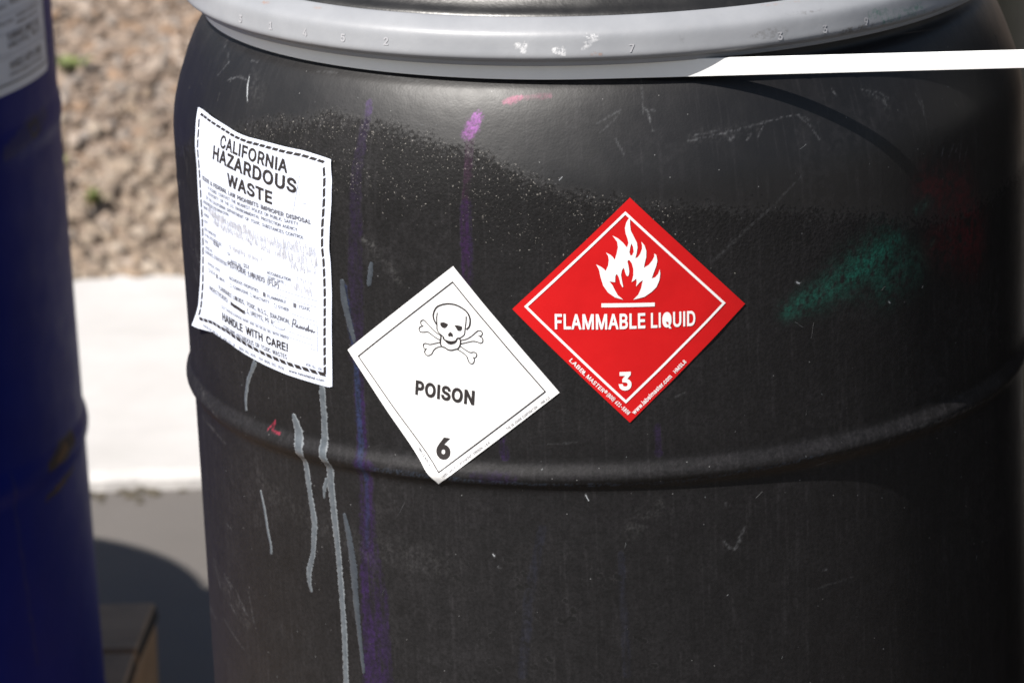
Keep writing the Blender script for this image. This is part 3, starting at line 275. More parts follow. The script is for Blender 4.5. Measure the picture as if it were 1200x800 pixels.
# ------------------------------------------------------------ setting
def ground():
    v = [(-60, -80, 0), (60, -80, 0), (60, 60, 0), (-60, 60, 0)]
    o = mesh_obj('asphalt', v, [(0, 1, 2, 3)], M_ASPH, smooth=False); tag(o, 'grey asphalt yard under the drums and pallets', kind='structure')
    Y0, Y1, H = 1.812, 2.668, 0.022
    # pale concrete strip, a worn slab every 3 m
    edges = [-30, -12.2, -9.2, -6.2, -3.2, -0.2, 2.8, 5.8, 8.8, 30]
    base = None
    o = thing('concrete_strip', (0, 0, 0), None, None); o['kind'] = 'structure'; o['label'] = 'sunlit white concrete strip between asphalt and mulch slope'
    for a, b in zip(edges[:-1], edges[1:]):
        n = max(8, int((b-a)/.02)) if abs(a) < 7 else 12
        xs = np.linspace(a+.004, b-.004, n); V = []; F = []
        wob = (vnoise(xs*14, xs*0, 31, 3)-.5)*.022
        prof = [(0, 0, -.02), (0, 0, H-.006), (.006, 0, H), (1, 0, H), (1, 0, -.02)]
        for i, x in enumerate(xs):
            y0 = Y0+wob[i]
            V += [(x, y0, -.02), (x, y0+.001, H*.55), (x, y0+.012, H), (x, Y1, H), (x, Y1, -.02)]
        m = len(V)//n
        for i in range(n-1):
            for k in range(m-1):
                a0 = i*m+k; F.append((a0, a0+m, a0+m+1, a0+1))
        F.append(tuple(range(m))); F.append(tuple((n-1)*m+k for k in reversed(range(m))))
        mesh_obj('concrete_slab', V, F, M_CONC, o, smooth=False)
    # slope
    xs = np.concatenate([np.linspace(-40, -3, 30)[:-1], np.linspace(-3, 3, 200), np.linspace(3, 40, 30)[1:]])
    ys = np.concatenate([np.linspace(2.66, 5.2, 110), np.linspace(5.2, 30, 40)[1:]])
    X, Y = np.meshgrid(xs, ys); Z = slope(X, Y)
    nx, ny = len(xs), len(ys); idx = np.arange(nx*ny).reshape(ny, nx)
    F = np.stack([idx[:-1, :-1], idx[:-1, 1:], idx[1:, 1:], idx[1:, :-1]], -1).reshape(-1, 4)
    o = mesh_obj('slope', np.stack([X, Y, Z], -1).reshape(-1, 3), F, M_SOIL); tag(o, 'dry mulch covered slope rising behind the concrete strip', kind='structure')
def slope(X, Y):
    t = np.maximum(Y-2.67, 0)
    z = .018+.36*t*np.exp(-t*.02)
    z = z+np.clip(t*6, 0, 1)*((vnoise(X*3+40, Y*3, 3, 3)-.5)*.09+(vnoise(X*14, Y*14+9, 8, 2)-.5)*.03)
    return z
def chips():
    # wood chips and stones strewn over the slope
    def batch(n, x0, x1, y0, y1, kind):
        x = rng.uniform(x0, x1, n); y = y0+(y1-y0)*rng.random(n)**1.15
        low = sstep(.42, .18, (y-2.67)+(rng.random(n)-.5)*.3)*.75    # stones lie low, wood chips above
        stone = rng.random(n) < low
        L = np.where(stone, rng.uniform(.009, .024, n), rng.uniform(.012, .040, n))*np.exp(np.clip(rng.normal(0, .3, n), -.6, .35))
        wd = np.where(stone, L*rng.uniform(.6, .95, n), L*rng.uniform(.25, .55, n))
        th = np.where(stone, L*rng.uniform(.4, .7, n), L*rng.uniform(.10, .22, n))
        z = slope(x, y)+th*.35
        c = np.array([(-1, -.8, -1), (1, -.9, -1), (.9, 1, -1), (-.85, .9, -1), (-.75, -.7, 1), (.7, -.6, 1), (.65, .75, 1), (-.6, .7, 1)])*.5
        V = c[None]*(1+rng.uniform(-.28, .28, (n, 8, 3)))
        V = V*np.stack([L, wd, th], -1)[:, None]
        a = rng.uniform(0, 2*np.pi, n); ti = rng.normal(.0, .22, n); tj = rng.normal(0, .22, n)
        def rot(V, ang, i, j):
            c_, s_ = np.cos(ang)[:, None], np.sin(ang)[:, None]; A = V[..., i]*c_-V[..., j]*s_; B = V[..., i]*s_+V[..., j]*c_
            V = V.copy(); V[..., i] = A; V[..., j] = B; return V
        V = rot(V, ti, 0, 2); V = rot(V, tj, 1, 2); V = rot(V, a, 0, 1); V = rot(V, np.full(n, .33), 1, 2)
        V = V+np.stack([x, y, z], -1)[:, None]
        pal_s = np.array([(.225, .18, .138), (.185, .145, .11), (.28, .235, .19), (.155, .12, .092), (.20, .15, .108)])
        pal_w = np.array([(.175, .132, .102), (.125, .092, .070), (.235, .185, .145), (.175, .152, .135), (.19, .125, .082), (.085, .062, .048), (.29, .24, .20)])
        col = np.where(stone[:, None], pal_s[rng.integers(0, 5, n)], pal_w[rng.integers(0, 7, n)])*rng.uniform(.98, 1.38, n)[:, None]
        return V, col
    parts = [batch(52000, -2.2, 1.9, 2.66, 4.5, 0), batch(7000, -5, -2.2, 2.66, 4.3, 0), batch(7000, 1.9, 5, 2.66, 4.3, 0)]
    V = np.concatenate([p[0] for p in parts]); col = np.concatenate([p[1] for p in parts]); n = len(V)
    q = np.array([(0, 3, 2, 1), (4, 5, 6, 7), (0, 1, 5, 4), (1, 2, 6, 5), (2, 3, 7, 6), (3, 0, 4, 7)])
    F = (q[None]+8*np.arange(n)[:, None, None]).reshape(-1, 4)
    o = mesh_obj('mulch', V.reshape(-1, 3), F, M_CHIP, smooth=False)
    color_attr(o.data, 'tint', np.repeat(np.concatenate([col, np.ones((n, 1))], 1), 8, 0))
    tag(o, 'loose brown wood chips and tan stones strewn over the slope', kind='stuff')
def debris():
    V = []; F = []
    n = 2200; x = rng.uniform(-3, 3, n); cl = vnoise(x*6, x*0, 91, 2)
    for xi, ci in zip(x, cl):
        if ci < .55 and rng.random() < .93: continue
        y = 1.812+rng.normal(0, .008)-abs(rng.normal(0, .012)); s = rng.uniform(.002, .007); b = len(V)
        for q in ((-1, -1, 0), (1, -.8, 0), (.8, 1, 0), (-1, .8, 0), (-.4, -.4, .9), (.5, -.3, .8), (.3, .5, .9)): V.append((xi+q[0]*s*1.3, y+q[1]*s, .001+q[2]*s*.7))
        F += [(b, b+1, b+5, b+4), (b+1, b+2, b+6, b+5), (b+2, b+3, b+4, b+6), (b+3, b, b+4), (b+4, b+5, b+6)]
    tag(mesh_obj('dirt_crumbs', V, F, M_DIRT, smooth=False), 'dark dirt crumbs gathered along the edge of the concrete strip', kind='stuff')
def weeds():
    for x, y, s, lb in ((-.875, 3.185, 1.25, 'bright green weed, highest of the three on the mulch slope'), (-.868, 2.965, .8, 'small green weed between two others on the mulch slope'), (-.80, 2.84, 1.0, 'olive green weed lowest on the slope, near the concrete strip')):
        z = float(slope(np.array([x]), np.array([y]))[0]); V = []; F = []
        for k in range(16):
            a = random.uniform(0, 6.28); L = random.uniform(.012, .028)*s; el = random.uniform(.3, 1.1); w = L*.28
            d = np.array([math.cos(a)*math.cos(el), math.sin(a)*math.cos(el), math.sin(el)]); sd = np.array([-math.sin(a), math.cos(a), 0]); up_ = np.cross(d, sd)
            c = np.array([random.gauss(0, .007)*s, random.gauss(0, .007)*s, .004]); b = len(V)
            for t, ww, dr in ((0, .15, 0), (.35, 1, .1), (.7, .8, .05), (1, .05, -.15)):
                p = c+d*L*t-up_*dr*L*-1; V += [tuple(p-sd*w*ww), tuple(p+sd*w*ww)]
            for j in range(3): F.append((b+2*j, b+2*j+1, b+2*j+3, b+2*j+2))
        o = mesh_obj('weed', V, F, M_LEAF); o.location = (x, y, z+.008)
        tag(o, lb, 'weed', 'weeds on the slope')
# ------------------------------------------------------------ drums
def lathe(prof, azs):
    """prof [(r,z)], azs radians (0 = towards the camera, + to the right); returns verts, faces, wraps when closed"""
    prof = np.asarray(prof, float); azs = np.asarray(azs)
    n, m = len(prof), len(azs)
    A = azs[None, :]; Rr = prof[:, :1]; Zz = prof[:, 1:]
    V = np.stack([Rr*np.sin(A), -Rr*np.cos(A), Zz+0*A], -1).reshape(-1, 3)
    i = np.arange(n-1)[:, None]; j = np.arange(m)[None, :]; j2 = (j+1) % m
    F = np.stack([i*m+j, i*m+j2, (i+1)*m+j2, (i+1)*m+j], -1).reshape(-1, 4)
    return V, F
PZ = np.array([-590, -582, -570, -345, -332, -326, -318, -310, -300, -100, -16, -13, -10.5, -7.5, -4.5, -1.5, 1.5, 4.5, 8, 22, 60, 120, 160, 172, 182, 192, 202, 213, 223, 230, 234.5, 237, 239, 241, 250, 272])
PR = np.array([268, 276, 279.5, 279.8, 280.4, 283, 284, 282.5, 280.6, 280.0, 279.8, 280.0, 281.4, 283.8, 284.9, 284.6, 283.2, 281.9, 281.4, 281.3, 281.4, 281.8, 281.9, 281.4, 280.0, 277.3, 274.0, 270.0, 265.8, 262.2, 259.2, 256.6, 254.2, 253.0, 252.7, 252.6])
_z = np.arange(-590, 272.5, .5); _r = np.interp(_z, PZ, PR)
def gsm(a, s):
    k = np.exp(-.5*(np.arange(-int(4*s), int(4*s)+1)/s)**2); k /= k.sum()
    return np.convolve(np.pad(a, int(4*s), mode='edge'), k, 'valid')
_rs = gsm(_r, 1.6); _rl = gsm(_r, 9)
_w = sstep(150, 170, _z)*sstep(238, 222, _z); _rs = _rs*(1-_w)+gsm(_r, 8)*_w
def rad(z): return np.interp(z, _z, _rs)      # mm -> mm
def radl(z): return np.interp(z, _z, np.maximum(_rl, _rs))
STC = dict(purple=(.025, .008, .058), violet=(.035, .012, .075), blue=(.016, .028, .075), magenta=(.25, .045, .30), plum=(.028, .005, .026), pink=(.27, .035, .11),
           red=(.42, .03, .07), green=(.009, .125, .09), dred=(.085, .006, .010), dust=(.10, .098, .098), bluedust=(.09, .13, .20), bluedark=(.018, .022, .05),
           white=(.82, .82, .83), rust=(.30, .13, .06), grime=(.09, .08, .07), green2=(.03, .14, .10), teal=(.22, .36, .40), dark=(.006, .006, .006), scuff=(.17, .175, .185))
SOFT = dict(green=1, dred=1, dust=1)
def paint(strokes, AZ, Z, Rm, amp=1):
    """blend painted stains into an RGBA array on an az(deg) x z(mm) grid"""
    X = np.radians(AZ)*Rm
    rgba = np.zeros(AZ.shape+(4,))
    nz = vnoise(X*.35+500, Z*.35+300, 11, 4); nf = vnoise(X*.9+100, Z*.9, 21, 3); nstr = vnoise(X*.5+77, Z*.05+900, 41, 3)
    for si, (k, al, pts) in enumerate(strokes):
        px = [(math.radians(a)*Rm, z, w/2) for a, z, w in pts]
        wm = max(p[2] for p in px)*2.5+3
        bx = (X > min(p[0] for p in px)-wm) & (X < max(p[0] for p in px)+wm) & (Z > min(p[1] for p in px)-wm) & (Z < max(p[1] for p in px)+wm)
        if not bx.any(): continue
        x, z = X[bx], Z[bx]; best = np.full(x.shape, 9.)
        for (x0, z0, w0), (x1, z1, w1) in zip(px[:-1], px[1:]):
            dx, dz = x1-x0, z1-z0; t = np.clip(((x-x0)*dx+(z-z0)*dz)/(dx*dx+dz*dz+1e-9), 0, 1)
            d = np.hypot(x-x0-t*dx, z-z0-t*dz)/(w0+(w1-w0)*t); best = np.minimum(best, d)
        if k in SOFT:
            a = np.exp(-best**2*1.1)*sstep(.28, .72, nz[bx]+.10) if k != 'dust' else np.exp(-best**2*1.2)*sstep(.40, .72, nf[bx]*.5+nz[bx]*.5)*1.6
        else:
            a = sstep(1.15, .75, best+(nz[bx]-.5)*.7) if k not in ('magenta', 'pink') else sstep(1.25, .45, best+(nf[bx]-.5)*.9+(vnoise(x*2.3, z*2.3, 99, 2)-.5)*.5)
            if k == 'scuff': a = sstep(1.5, .5, best)*sstep(.32, .62, nf[bx]*.55+vnoise(x*2.1+si*7, z*2.1, 95, 2)*.45)
            if k in ('bluedust',): a = a*sstep(.4, .6, vnoise(x*1.7, z*1.9, 93, 2))*.7
            if k in ('purple', 'plum', 'bluedark'): a = a*sstep(.2, .62, nstr[bx]*.7+nf[bx]*.3)
        a = np.clip(a*al*amp, 0, 1)
        c = np.array(STC[k]); cur = rgba[bx]
        na = a+cur[:, 3]*(1-a)
        cur[:, :3] = np.where(na[:, None] > 1e-5, (c*a[:, None]+cur[:, :3]*(cur[:, 3]*(1-a))[:, None])/np.maximum(na, 1e-5)[:, None], cur[:, :3])
        cur[:, 3] = na; rgba[bx] = cur
    return rgba
def on(u, z, lift=0.0, r=None):
    """arc metres (at the reference radius) and height above the rib -> point on the drum"""
    a = u/R0; rr = (radl(np.asarray(z)*1000)/1000 if r is None else r)+lift
    return np.stack([rr*np.sin(a), -rr*np.cos(a), np.asarray(z)+0*a], -1)
R0 = 0.28011
def drum_body(parent):
    az = np.concatenate([np.arange(-100, 100.01, .2), np.arange(105, 256, 5)])
    zz = np.concatenate([np.arange(-590, -262, 8), np.arange(-262, 272.1, 1.0)])
    V, F = lathe(np.stack([rad(zz)/1000, zz/1000], -1), np.radians(az))
    nb = len(V); m = len(az)
    F = [F]; Vx = np.concatenate([V, [(0, 0, -.586)]])
    o = mesh_obj('body', Vx, F[0], M_BODY, parent)
    # floor disc
    bm = bmesh.new(); bm.from_mesh(o.data); bm.verts.ensure_lookup_table(); c = bm.verts[nb]
    for j in range(m): bm.faces.new((bm.verts[(j+1) % m], bm.verts[j], c))
    bm.to_mesh(o.data); bm.free()
    AZ, Z = np.meshgrid(np.where(az > 180, az-360, az), zz)
    st = [list(s) for s in STAINS]
    r2 = np.random.default_rng(4)
    st += [['scuff', min(1, b*1.1), [(a, z, max(w*.8, 1.1)) for a, z, w in p]] for p, b in SCRATCHES]
    for k in range(70):   # dark droplets dried on the lower wall
        a = r2.normal(-9, 8); z = r2.uniform(-210, -55)
        st.append(['dark', r2.uniform(.5, .95), [(a, z, r2.uniform(2.4, 4.4)), (a+r2.uniform(.1, .6), z-r2.uniform(.5, 2), r2.uniform(2, 4))]])
    rgba = paint(st, AZ, Z, 280)
    # thin film of handling dust, broken up, plus light painted on the rib
    X = np.radians(AZ)*280
    dust_riblight = sstep(.50, .78, vnoise(X*.02+9, Z*.02+3, 51, 4))*.10*sstep(.35, .7, vnoise(X*.3, Z*.3, 52, 3))+sstep(.62, .8, vnoise(X*.6+30, Z*.03, 53, 3))*.10
    dust_riblight = dust_riblight+.20*sstep(-6, -3, Z)*sstep(7, 4, Z)*(.7+.6*(vnoise(X*1.6, Z*1.6, 54, 2)-.5))  # lit upper face of the rib, put into the colour as a paler band
    dust_riblight = dust_riblight+(.09*sstep(2, -25, Z)+.07*sstep(-4, 20, Z)*sstep(190, 120, Z))*(.55+.9*vnoise(X*.8, Z*.045, 57, 3))*(.75+.5*vnoise(X*.05, Z*.04, 58, 2))
    a = rgba[..., 3]; na = dust_riblight+a*(1-dust_riblight)
    rgba[..., :3] = np.where(na[..., None] > 1e-5, (np.array((.075, .070, .076))*dust_riblight[..., None]*(1-a[..., None])+rgba[..., :3]*a[..., None])/np.maximum(dust_riblight*(1-a)+a, 1e-5)[..., None], 0)
    rgba[..., 3] = np.clip(dust_riblight*(1-a)+a, 0, 1)
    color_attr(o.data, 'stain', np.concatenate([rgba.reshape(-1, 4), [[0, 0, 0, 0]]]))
    pl = np.array(PITLINE); top = np.interp(AZ, pl[:, 0], pl[:, 1])+(vnoise(X*.12, Z*.12, 61, 3)-.5)*10
    pit = sstep(2, -8, Z-top)*(.45+.55*sstep(-70, -20, Z-top))*sstep(14, 26, Z)*sstep(62, 35, np.abs(AZ+14)*.9)
    pit = np.maximum(pit*.8, .16*sstep(2, -8, Z-top))
    dpt = top-Z
    glint_fleck = sstep(-3, 6, dpt)*sstep(75, 10, dpt)*sstep(44, 22, np.abs(AZ+24))*(.35+.65*np.maximum(np.exp(-((dpt-9)/9)**2), np.exp(-((dpt-40)/10)**2)*.9))
    glint_fleck = glint_fleck*(.45+.85*vnoise(X*.09, Z*.15, 71, 3))
    float_attr(o.data, 'matte', np.append(sstep(12, -24, Z-top).ravel(), 1)); float_attr(o.data, 'pit', np.append(pit.ravel(), 0)); float_attr(o.data, 'glint_fleck', np.append(glint_fleck.ravel(), 0))
    return o
RINGP = [(258.6, 249.4), (263.0, 249.0), (263.6, 249.6), (263.8, 251.8), (265.2, 252.8), (268.4, 253.6), (270.0, 254.9), (270.6, 256.6), (270.0, 260), (269.2, 266), (268.7, 268.4), (267.8, 270.2), (265.6, 272.2), (261.8, 274.8), (258.6, 276.7), (256.8, 277.7), (255.2, 278.0), (254.2, 277.4), (253.7, 276.4), (253.4, 271)]
def resample(p, step):
    p = np.array(p, float); d = np.r_[0, np.cumsum(np.hypot(*np.diff(p, axis=0).T))]
    return np.stack([np.interp(np.arange(0, d[-1]+.01, step), d, p[:, k]) for k in (0, 1)], -1)
TILT = 0.0095
def drum_ring(parent, fine=True):
    p = resample(RINGP, .8 if fine else 3)
    if fine: q = np.stack([gsm(p[:, 0], 1.7), gsm(p[:, 1], 1.7)], -1); k = (p[:, 1] > 253)[:, None]; p = np.where(k, q, p)
    az = np.concatenate([np.arange(-100, 100.01, .3 if fine else 5), np.arange(105, 256, 5)])
    V, F = lathe(np.stack([p[:, 0], p[:, 1]-260], -1)/1000, np.radians(az))
    o = mesh_obj('closing_ring', V, F, M_RING, parent); o.location = (0, 0, .260); o.rotation_euler.y = TILT
    if fine:
        AZ, Z = np.meshgrid(np.where(az > 180, az-360, az), p[:, 1])
        Z = Z+TILT*-269*np.sin(np.radians(AZ))*1.0
        rgba = paint(RINGST, AZ, Z, 268); inner = p[:, 0] < 256
        rgba[inner] = 0
        color_attr(o.data, 'stain', rgba.reshape(-1, 4))
        for ch, a, z in DIGITS:     # figures stamped into the band
            tv, tf, w, h = text_geo(ch, True)
            u = (tv[:, 0]-w/2)*.0044/h; vv = tv[:, 1]*.0044/h
            ang = math.radians(a)+u/.268; zl = z/1000-.260+TILT*.268*math.sin(math.radians(a))-.0025+vv
            rr = np.interp(zl*1000+260, [254.9, 256.6, 260, 268.4, 270.2, 272.2, 278], [270.0, 270.6, 270.0, 268.8, 267.6, 265.2, 258])/1000+.00035
            mesh_obj('stamped_digit', np.stack([rr*np.sin(ang), -rr*np.cos(ang), zl], -1), tf, M_RING2, o, smooth=False)
    return o
LIDP = [(0, 301), (120, 298.5), (200, 299), (222, 299), (229, 298.2), (234, 296.2), (238, 293.0), (241, 289.0), (243.5, 285), (247, 281.2), (250.5, 279.0), (252.6, 277.4), (253.1, 275.6), (253.2, 266)]
def drum_lid(parent, mat=None):
    p = resample(LIDP, 2.0)
    V, F = lathe(np.stack([p[:, 0], p[:, 1]-260], -1)[::-1]/1000, np.radians(np.arange(0, 360, 2)))
    o = mesh_obj('lid', V, F, mat or M_LID, parent); o.location = (0, 0, .260); o.rotation_euler.y = TILT; return o
def plain_drum(label, loc, rz, mat, mlid, ring):
    t = thing('plastic_drum', (loc[0], loc[1], ZR), label, 'drum', 'open-head plastic drums', rz)
    zz = np.concatenate([np.arange(-590, 272.1, 4)]); V, F = lathe(np.stack([rad(zz)/1000, zz/1000], -1), np.radians(np.arange(0, 360, 3)))
    V = np.concatenate([V, [(0, 0, -.586)]]); o = mesh_obj('body', V, F, mat, t)
    if mat is M_BODY: pass
    drum_lid(t, mlid); r = drum_ring(t, False)
    return t
# ------------------------------------------------------------ lettering
_tc = {}
def fill(loops):
    """triangles of a filled outline with holes (non-zero winding for outer and hole loops)"""
    from mathutils.geometry import delaunay_2d_cdt
    P = []; E = []
    for l in loops:
        b = len(P); n = len(l); P += [Vector((q[0], q[1])) for q in l]; E += [(b+k, b+(k+1) % n) for k in range(n)]
    co, ed, fa, *_ = delaunay_2d_cdt(P, E, [], 0, 1e-5)
    co = [(c[0], c[1]) for c in co]; out = []
    L = [np.array([(q[0], q[1]) for q in l]) for l in loops]
    for f in fa:
        c = np.mean([co[k] for k in f], axis=0); wn = 0
        for l in L:
            a = l; b = np.roll(l, -1, 0); cr = (b[:, 0]-a[:, 0])*(c[1]-a[:, 1])-(c[0]-a[:, 0])*(b[:, 1]-a[:, 1])
            wn += np.sum((a[:, 1] <= c[1]) & (b[:, 1] > c[1]) & (cr > 0))-np.sum((a[:, 1] > c[1]) & (b[:, 1] <= c[1]) & (cr < 0))
        if wn == 0: continue
        p, q, r = (co[k] for k in f[:3]); out.append(tuple(f) if (q[0]-p[0])*(r[1]-p[1])-(q[1]-p[1])*(r[0]-p[0]) > 0 else tuple(reversed(f)))
    return co, out
def text_geo(body, bold=False, off=None):
    key = (body, bold, off)
    if key in _tc: return _tc[key]
    o_ = (off if off is not None else (.022 if bold else 0.0))*500
    area = lambda P: .5*sum(P[i-1][0]*P[i][1]-P[i][0]*P[i-1][1] for i in range(len(P)))
    def grow(P, sg):
        out = []
        for i in range(len(P)):
            a, b, c = (np.array(P[k % len(P)], float) for k in (i-1, i, i+1))
            e1 = (b-a)/np.hypot(*(b-a)); e2 = (c-b)/np.hypot(*(c-b)); n1 = np.array([e1[1], -e1[0]]); n2 = np.array([e2[1], -e2[0]])
            n = n1+n2; q = max(n@n/2, .35); out.append(tuple(b+n/q*o_*sg))
        return out
    V = []; F = []; x = 0
    for ch in body:
        adv, loops = GLYPHS[ch]; Ls = [list(zip(l[0::2], l[1::2])) for l in loops]
        if Ls:
            A = [area(P) for P in Ls]; sg = 1 if A[max(range(len(A)), key=lambda k: abs(A[k]))] > 0 else -1
            outs = [P for P, a in zip(Ls, A) if a*sg > 0]; holes = [P for P, a in zip(Ls, A) if a*sg < 0]
            for P in outs:
                bx = (min(p[0] for p in P), max(p[0] for p in P), min(p[1] for p in P), max(p[1] for p in P))
                hs = [h for h in holes if bx[0] < h[0][0] < bx[1] and bx[2] < h[0][1] < bx[3]]
                grp = [[Vector((u, w, 0)) for u, w in grow(q, sg)] for q in [P]+hs]; pts = [v for g in grp for v in g]; b = len(V)
                co_, tri = fill(grp)
                V += [((q[0]+x)/500, q[1]/500) for q in co_]; F += [tuple(b+k for k in t) for t in tri]
        x += adv+o_*1.1
    v = np.array(V); v[:, 0] -= v[:, 0].min(); w = v[:, 0].max()
    _tc[key] = (v, F, w, .508); return _tc[key]
class Sheet:
    """a label lying on the drum: local millimetres -> drum surface"""
    def __init__(s, key, lift=None): s.a0, s.z0, s.t = LABP[key]; s.lift = lift or (lambda u, v: 0*u)
    def __call__(s, u, v, eps):
        u = np.asarray(u, float); v = np.asarray(v, float); l = s.lift(u, v)
        c, n = math.cos(s.t), math.sin(s.t)
        U = (u*c-v*n)/1000; Z = (u*n+v*c)/1000
        return on(s.a0*R0+U, s.z0+Z, .0004+eps+l)
class Ink:
    def __init__(s, sheet, eps=.0003):
        s.warp = getattr(sheet, 'warp', False); s.sh = sheet; s.V = []; s.F = []; s.n = 0; s.eps = eps
    def add(s, uv, f, eps=0):
        uv = np.array(uv, float)
        if s.warp: uv[:, 0] += 4.6*np.clip(-uv[:, 0]/62, 0, 1.3)**2.2+.015*np.maximum(uv[:, 0], 0)
        s.V.append(s.sh(uv[:, 0], uv[:, 1], s.eps+eps)); s.F += [tuple(i+s.n for i in q) for q in f]; s.n += len(uv)
    def text(s, body, p0, p1, h, bold=False, off=None, hv=None):
        if off is None or off < .012: off = .012
        """baseline from p0 to p1 (mm), cap height h (mm)"""
        v, f, w, hh = text_geo(body, bold, off)
        p0 = np.array(p0, float); p1 = np.array(p1, float); d = p1-p0; n = np.array([-d[1], d[0]])/np.hypot(*d)
        s.add(p0+v[:, :1]/w*d+v[:, 1:]/hh*h*n, f)
    def line(s, pts, w, step=3.0, closed=False):
        pts = [np.array(p, float) for p in pts]
        if closed: pts.append(pts[0])
        P = [pts[0]]
        for a, b in zip(pts[:-1], pts[1:]):
            k = max(1, int(np.hypot(*(b-a))/step)); P += [a+(b-a)*i/k for i in range(1, k+1)]
        P = np.array(P); T = np.gradient(P, axis=0)
        if closed:
            T[0] = T[-1] = (P[1]-P[0])/np.hypot(*(P[1]-P[0]))+(P[-1]-P[-2])/np.hypot(*(P[-1]-P[-2]))
        Ln = np.hypot(T[:, 0], T[:, 1])[:, None]; T = T/np.maximum(Ln, 1e-6); N = np.stack([-T[:, 1], T[:, 0]], -1)
        wv = np.full(len(P), w/2.)
        # keep width through corners
        for i in range(1, len(P)-1):
            a = P[i]-P[i-1]; b = P[i+1]-P[i]; a = a/np.hypot(*a); b = b/np.hypot(*b); cs = np.clip((1+a@b)/2, .25, 1); wv[i] = w/2/math.sqrt(cs)
        if closed: wv[0] = wv[-1] = w/2*math.sqrt(2)
        V = np.concatenate([P+N*wv[:, None], P-N*wv[:, None]]); k = len(P)
        s.add(V, [(i+k, i+1+k, i+1, i) for i in range(k-1)])
    def poly(s, outer, holes=()):
        ar = lambda P: sum(P[k-1][0]*P[k][1]-P[k][0]*P[k-1][1] for k in range(len(P)))
        outer = list(outer) if ar(outer) > 0 else list(outer)[::-1]; holes = [list(h) if ar(h) < 0 else list(h)[::-1] for h in holes]
        co, f = fill([outer]+holes); s.add(co, f)
    def quad(s, a, b, c, d): s.add([a, b, c, d], [(0, 1, 2, 3)])
    def build(s, name, mat, parent): return mesh_obj(name, np.concatenate(s.V), s.F, mat, parent, smooth=False)
def paper(sheet, top, bot, left, right, n, name, mat, parent, th=.0004, mm=None):
    def crv(p, t):
        p = np.array(p, float); d = np.r_[0, np.cumsum(np.hypot(*np.diff(p, axis=0).T))]; d /= d[-1]
        return np.stack([np.interp(t, d, p[:, k]) for k in (0, 1)], -1)
    t = np.linspace(0, 1, n); Tt, Bb, Ll, Rr = crv(top, t), crv(bot, t), crv(left, t), crv(right, t)   # top/bottom left to right, left/right top to bottom
    s_, q_ = np.meshgrid(t, t)          # s across, q down
    A = (1-q_)[..., None]*Tt[None]+q_[..., None]*Bb[None]+(1-s_)[..., None]*Ll[:, None]+s_[..., None]*Rr[:, None]
    A = A-((1-s_)*(1-q_))[..., None]*Tt[0]-(s_*(1-q_))[..., None]*Tt[-1]-((1-s_)*q_)[..., None]*Bb[0]-(s_*q_)[..., None]*Bb[-1]
    up_ = sheet(A[..., 0], A[..., 1], 0.0).reshape(-1, 3); dn = sheet(A[..., 0], A[..., 1], -th).reshape(-1, 3)
    ix = np.arange(n*n).reshape(n, n)
    F = [np.stack([ix[1:, :-1], ix[1:, 1:], ix[:-1, 1:], ix[:-1, :-1]], -1).reshape(-1, 4)]
    F.append(F[0][:, ::-1]+n*n)
    ring = np.concatenate([ix[0, :-1], ix[:-1, -1], ix[-1, :0:-1], ix[:0:-1, 0]]); k = len(ring); a = 2*n*n+np.arange(k); b = np.roll(a, -1)
    F.append(np.stack([a, b, b+k, a+k], -1))
    o = mesh_obj(name, np.concatenate([up_, dn, up_[ring], dn[ring]]), np.concatenate(F), mat, parent)
    return o, A
def diamond(q): return [q[3], q[0]], [q[2], q[1]], [q[3], q[2]], [q[0], q[1]]
def flam(drum):
    sh = Sheet('fl', lambda u, v: .00025*(1+np.sin(u*.11+v*.05)*np.sin(v*.09)))
    o, _ = paper(sh, *diamond(FLQ), 40, 'warning_label', M_RED, drum); o['label'] = 'red flammable liquid diamond label with white flame'
    b = Ink(sh); b.line([(-2.7, 61.2), (57.2, 2.2), (-2.5, -57.2), (-62.4, 2.3)], 1.5, closed=True); b.build('border_line', M_WINK, o)
    f = Ink(sh); f.poly(FLAME, [FLAMEHOLE]); f.line([FBAR[0], FBAR[1]] and [((FBAR[0][0]+FBAR[3][0])/2, (FBAR[0][1]+FBAR[3][1])/2), ((FBAR[1][0]+FBAR[2][0])/2, (FBAR[1][1]+FBAR[2][1])/2)], abs(FBAR[0][1]-FBAR[3][1])*1.0); f.build('flame_symbol', M_WINK, o)
    t = Ink(sh); t.text('FLAMMABLE', (-45, -11), (9.2, -10.6), 8.9, off=.022); t.text('LIQUID', (12.6, -10.6), (39.5, -10.4), 8.8, off=.021); t.build('lettering', M_WINK, o)
    t = Ink(sh); t.text('3', (-6.8, -49.3), (.9, -49.2), 10.4, off=.032); t.build('class_number', M_WINK, o)
    t = Ink(sh); k = lambda x, y: LOCF(x, y)
    t.text('LABEL', (-36.6, -31.2), (-27.4, -40.6), 2.4, off=.012); t.text('MASTER', (-26.6, -41.4), (-16.6, -51.2), 2.4, off=.012)
    t.text('®', (-16.2, -51.0), (-14.9, -52.3), 2.4); t.text('(800) 621-5808', (-14.3, -52.9), (0.2-1.5, -65.6), 2.3, off=.02)
    t.text('www.labelmaster.com', (2.6, -65.4), (25.5, -42.4), 2.6, off=.02); t.text('HMSL8', (27.6, -40.2), (34.3, -33.4), 2.3, off=.02)
    t.poly([(-27.9+dx, -38.6+dy) for dx, dy in ((0, 1.3), (.9, .5), (.5, -.6), (-.5, -.6), (-.9, .5))])
    t.build('fine_print', M_WINK, o)
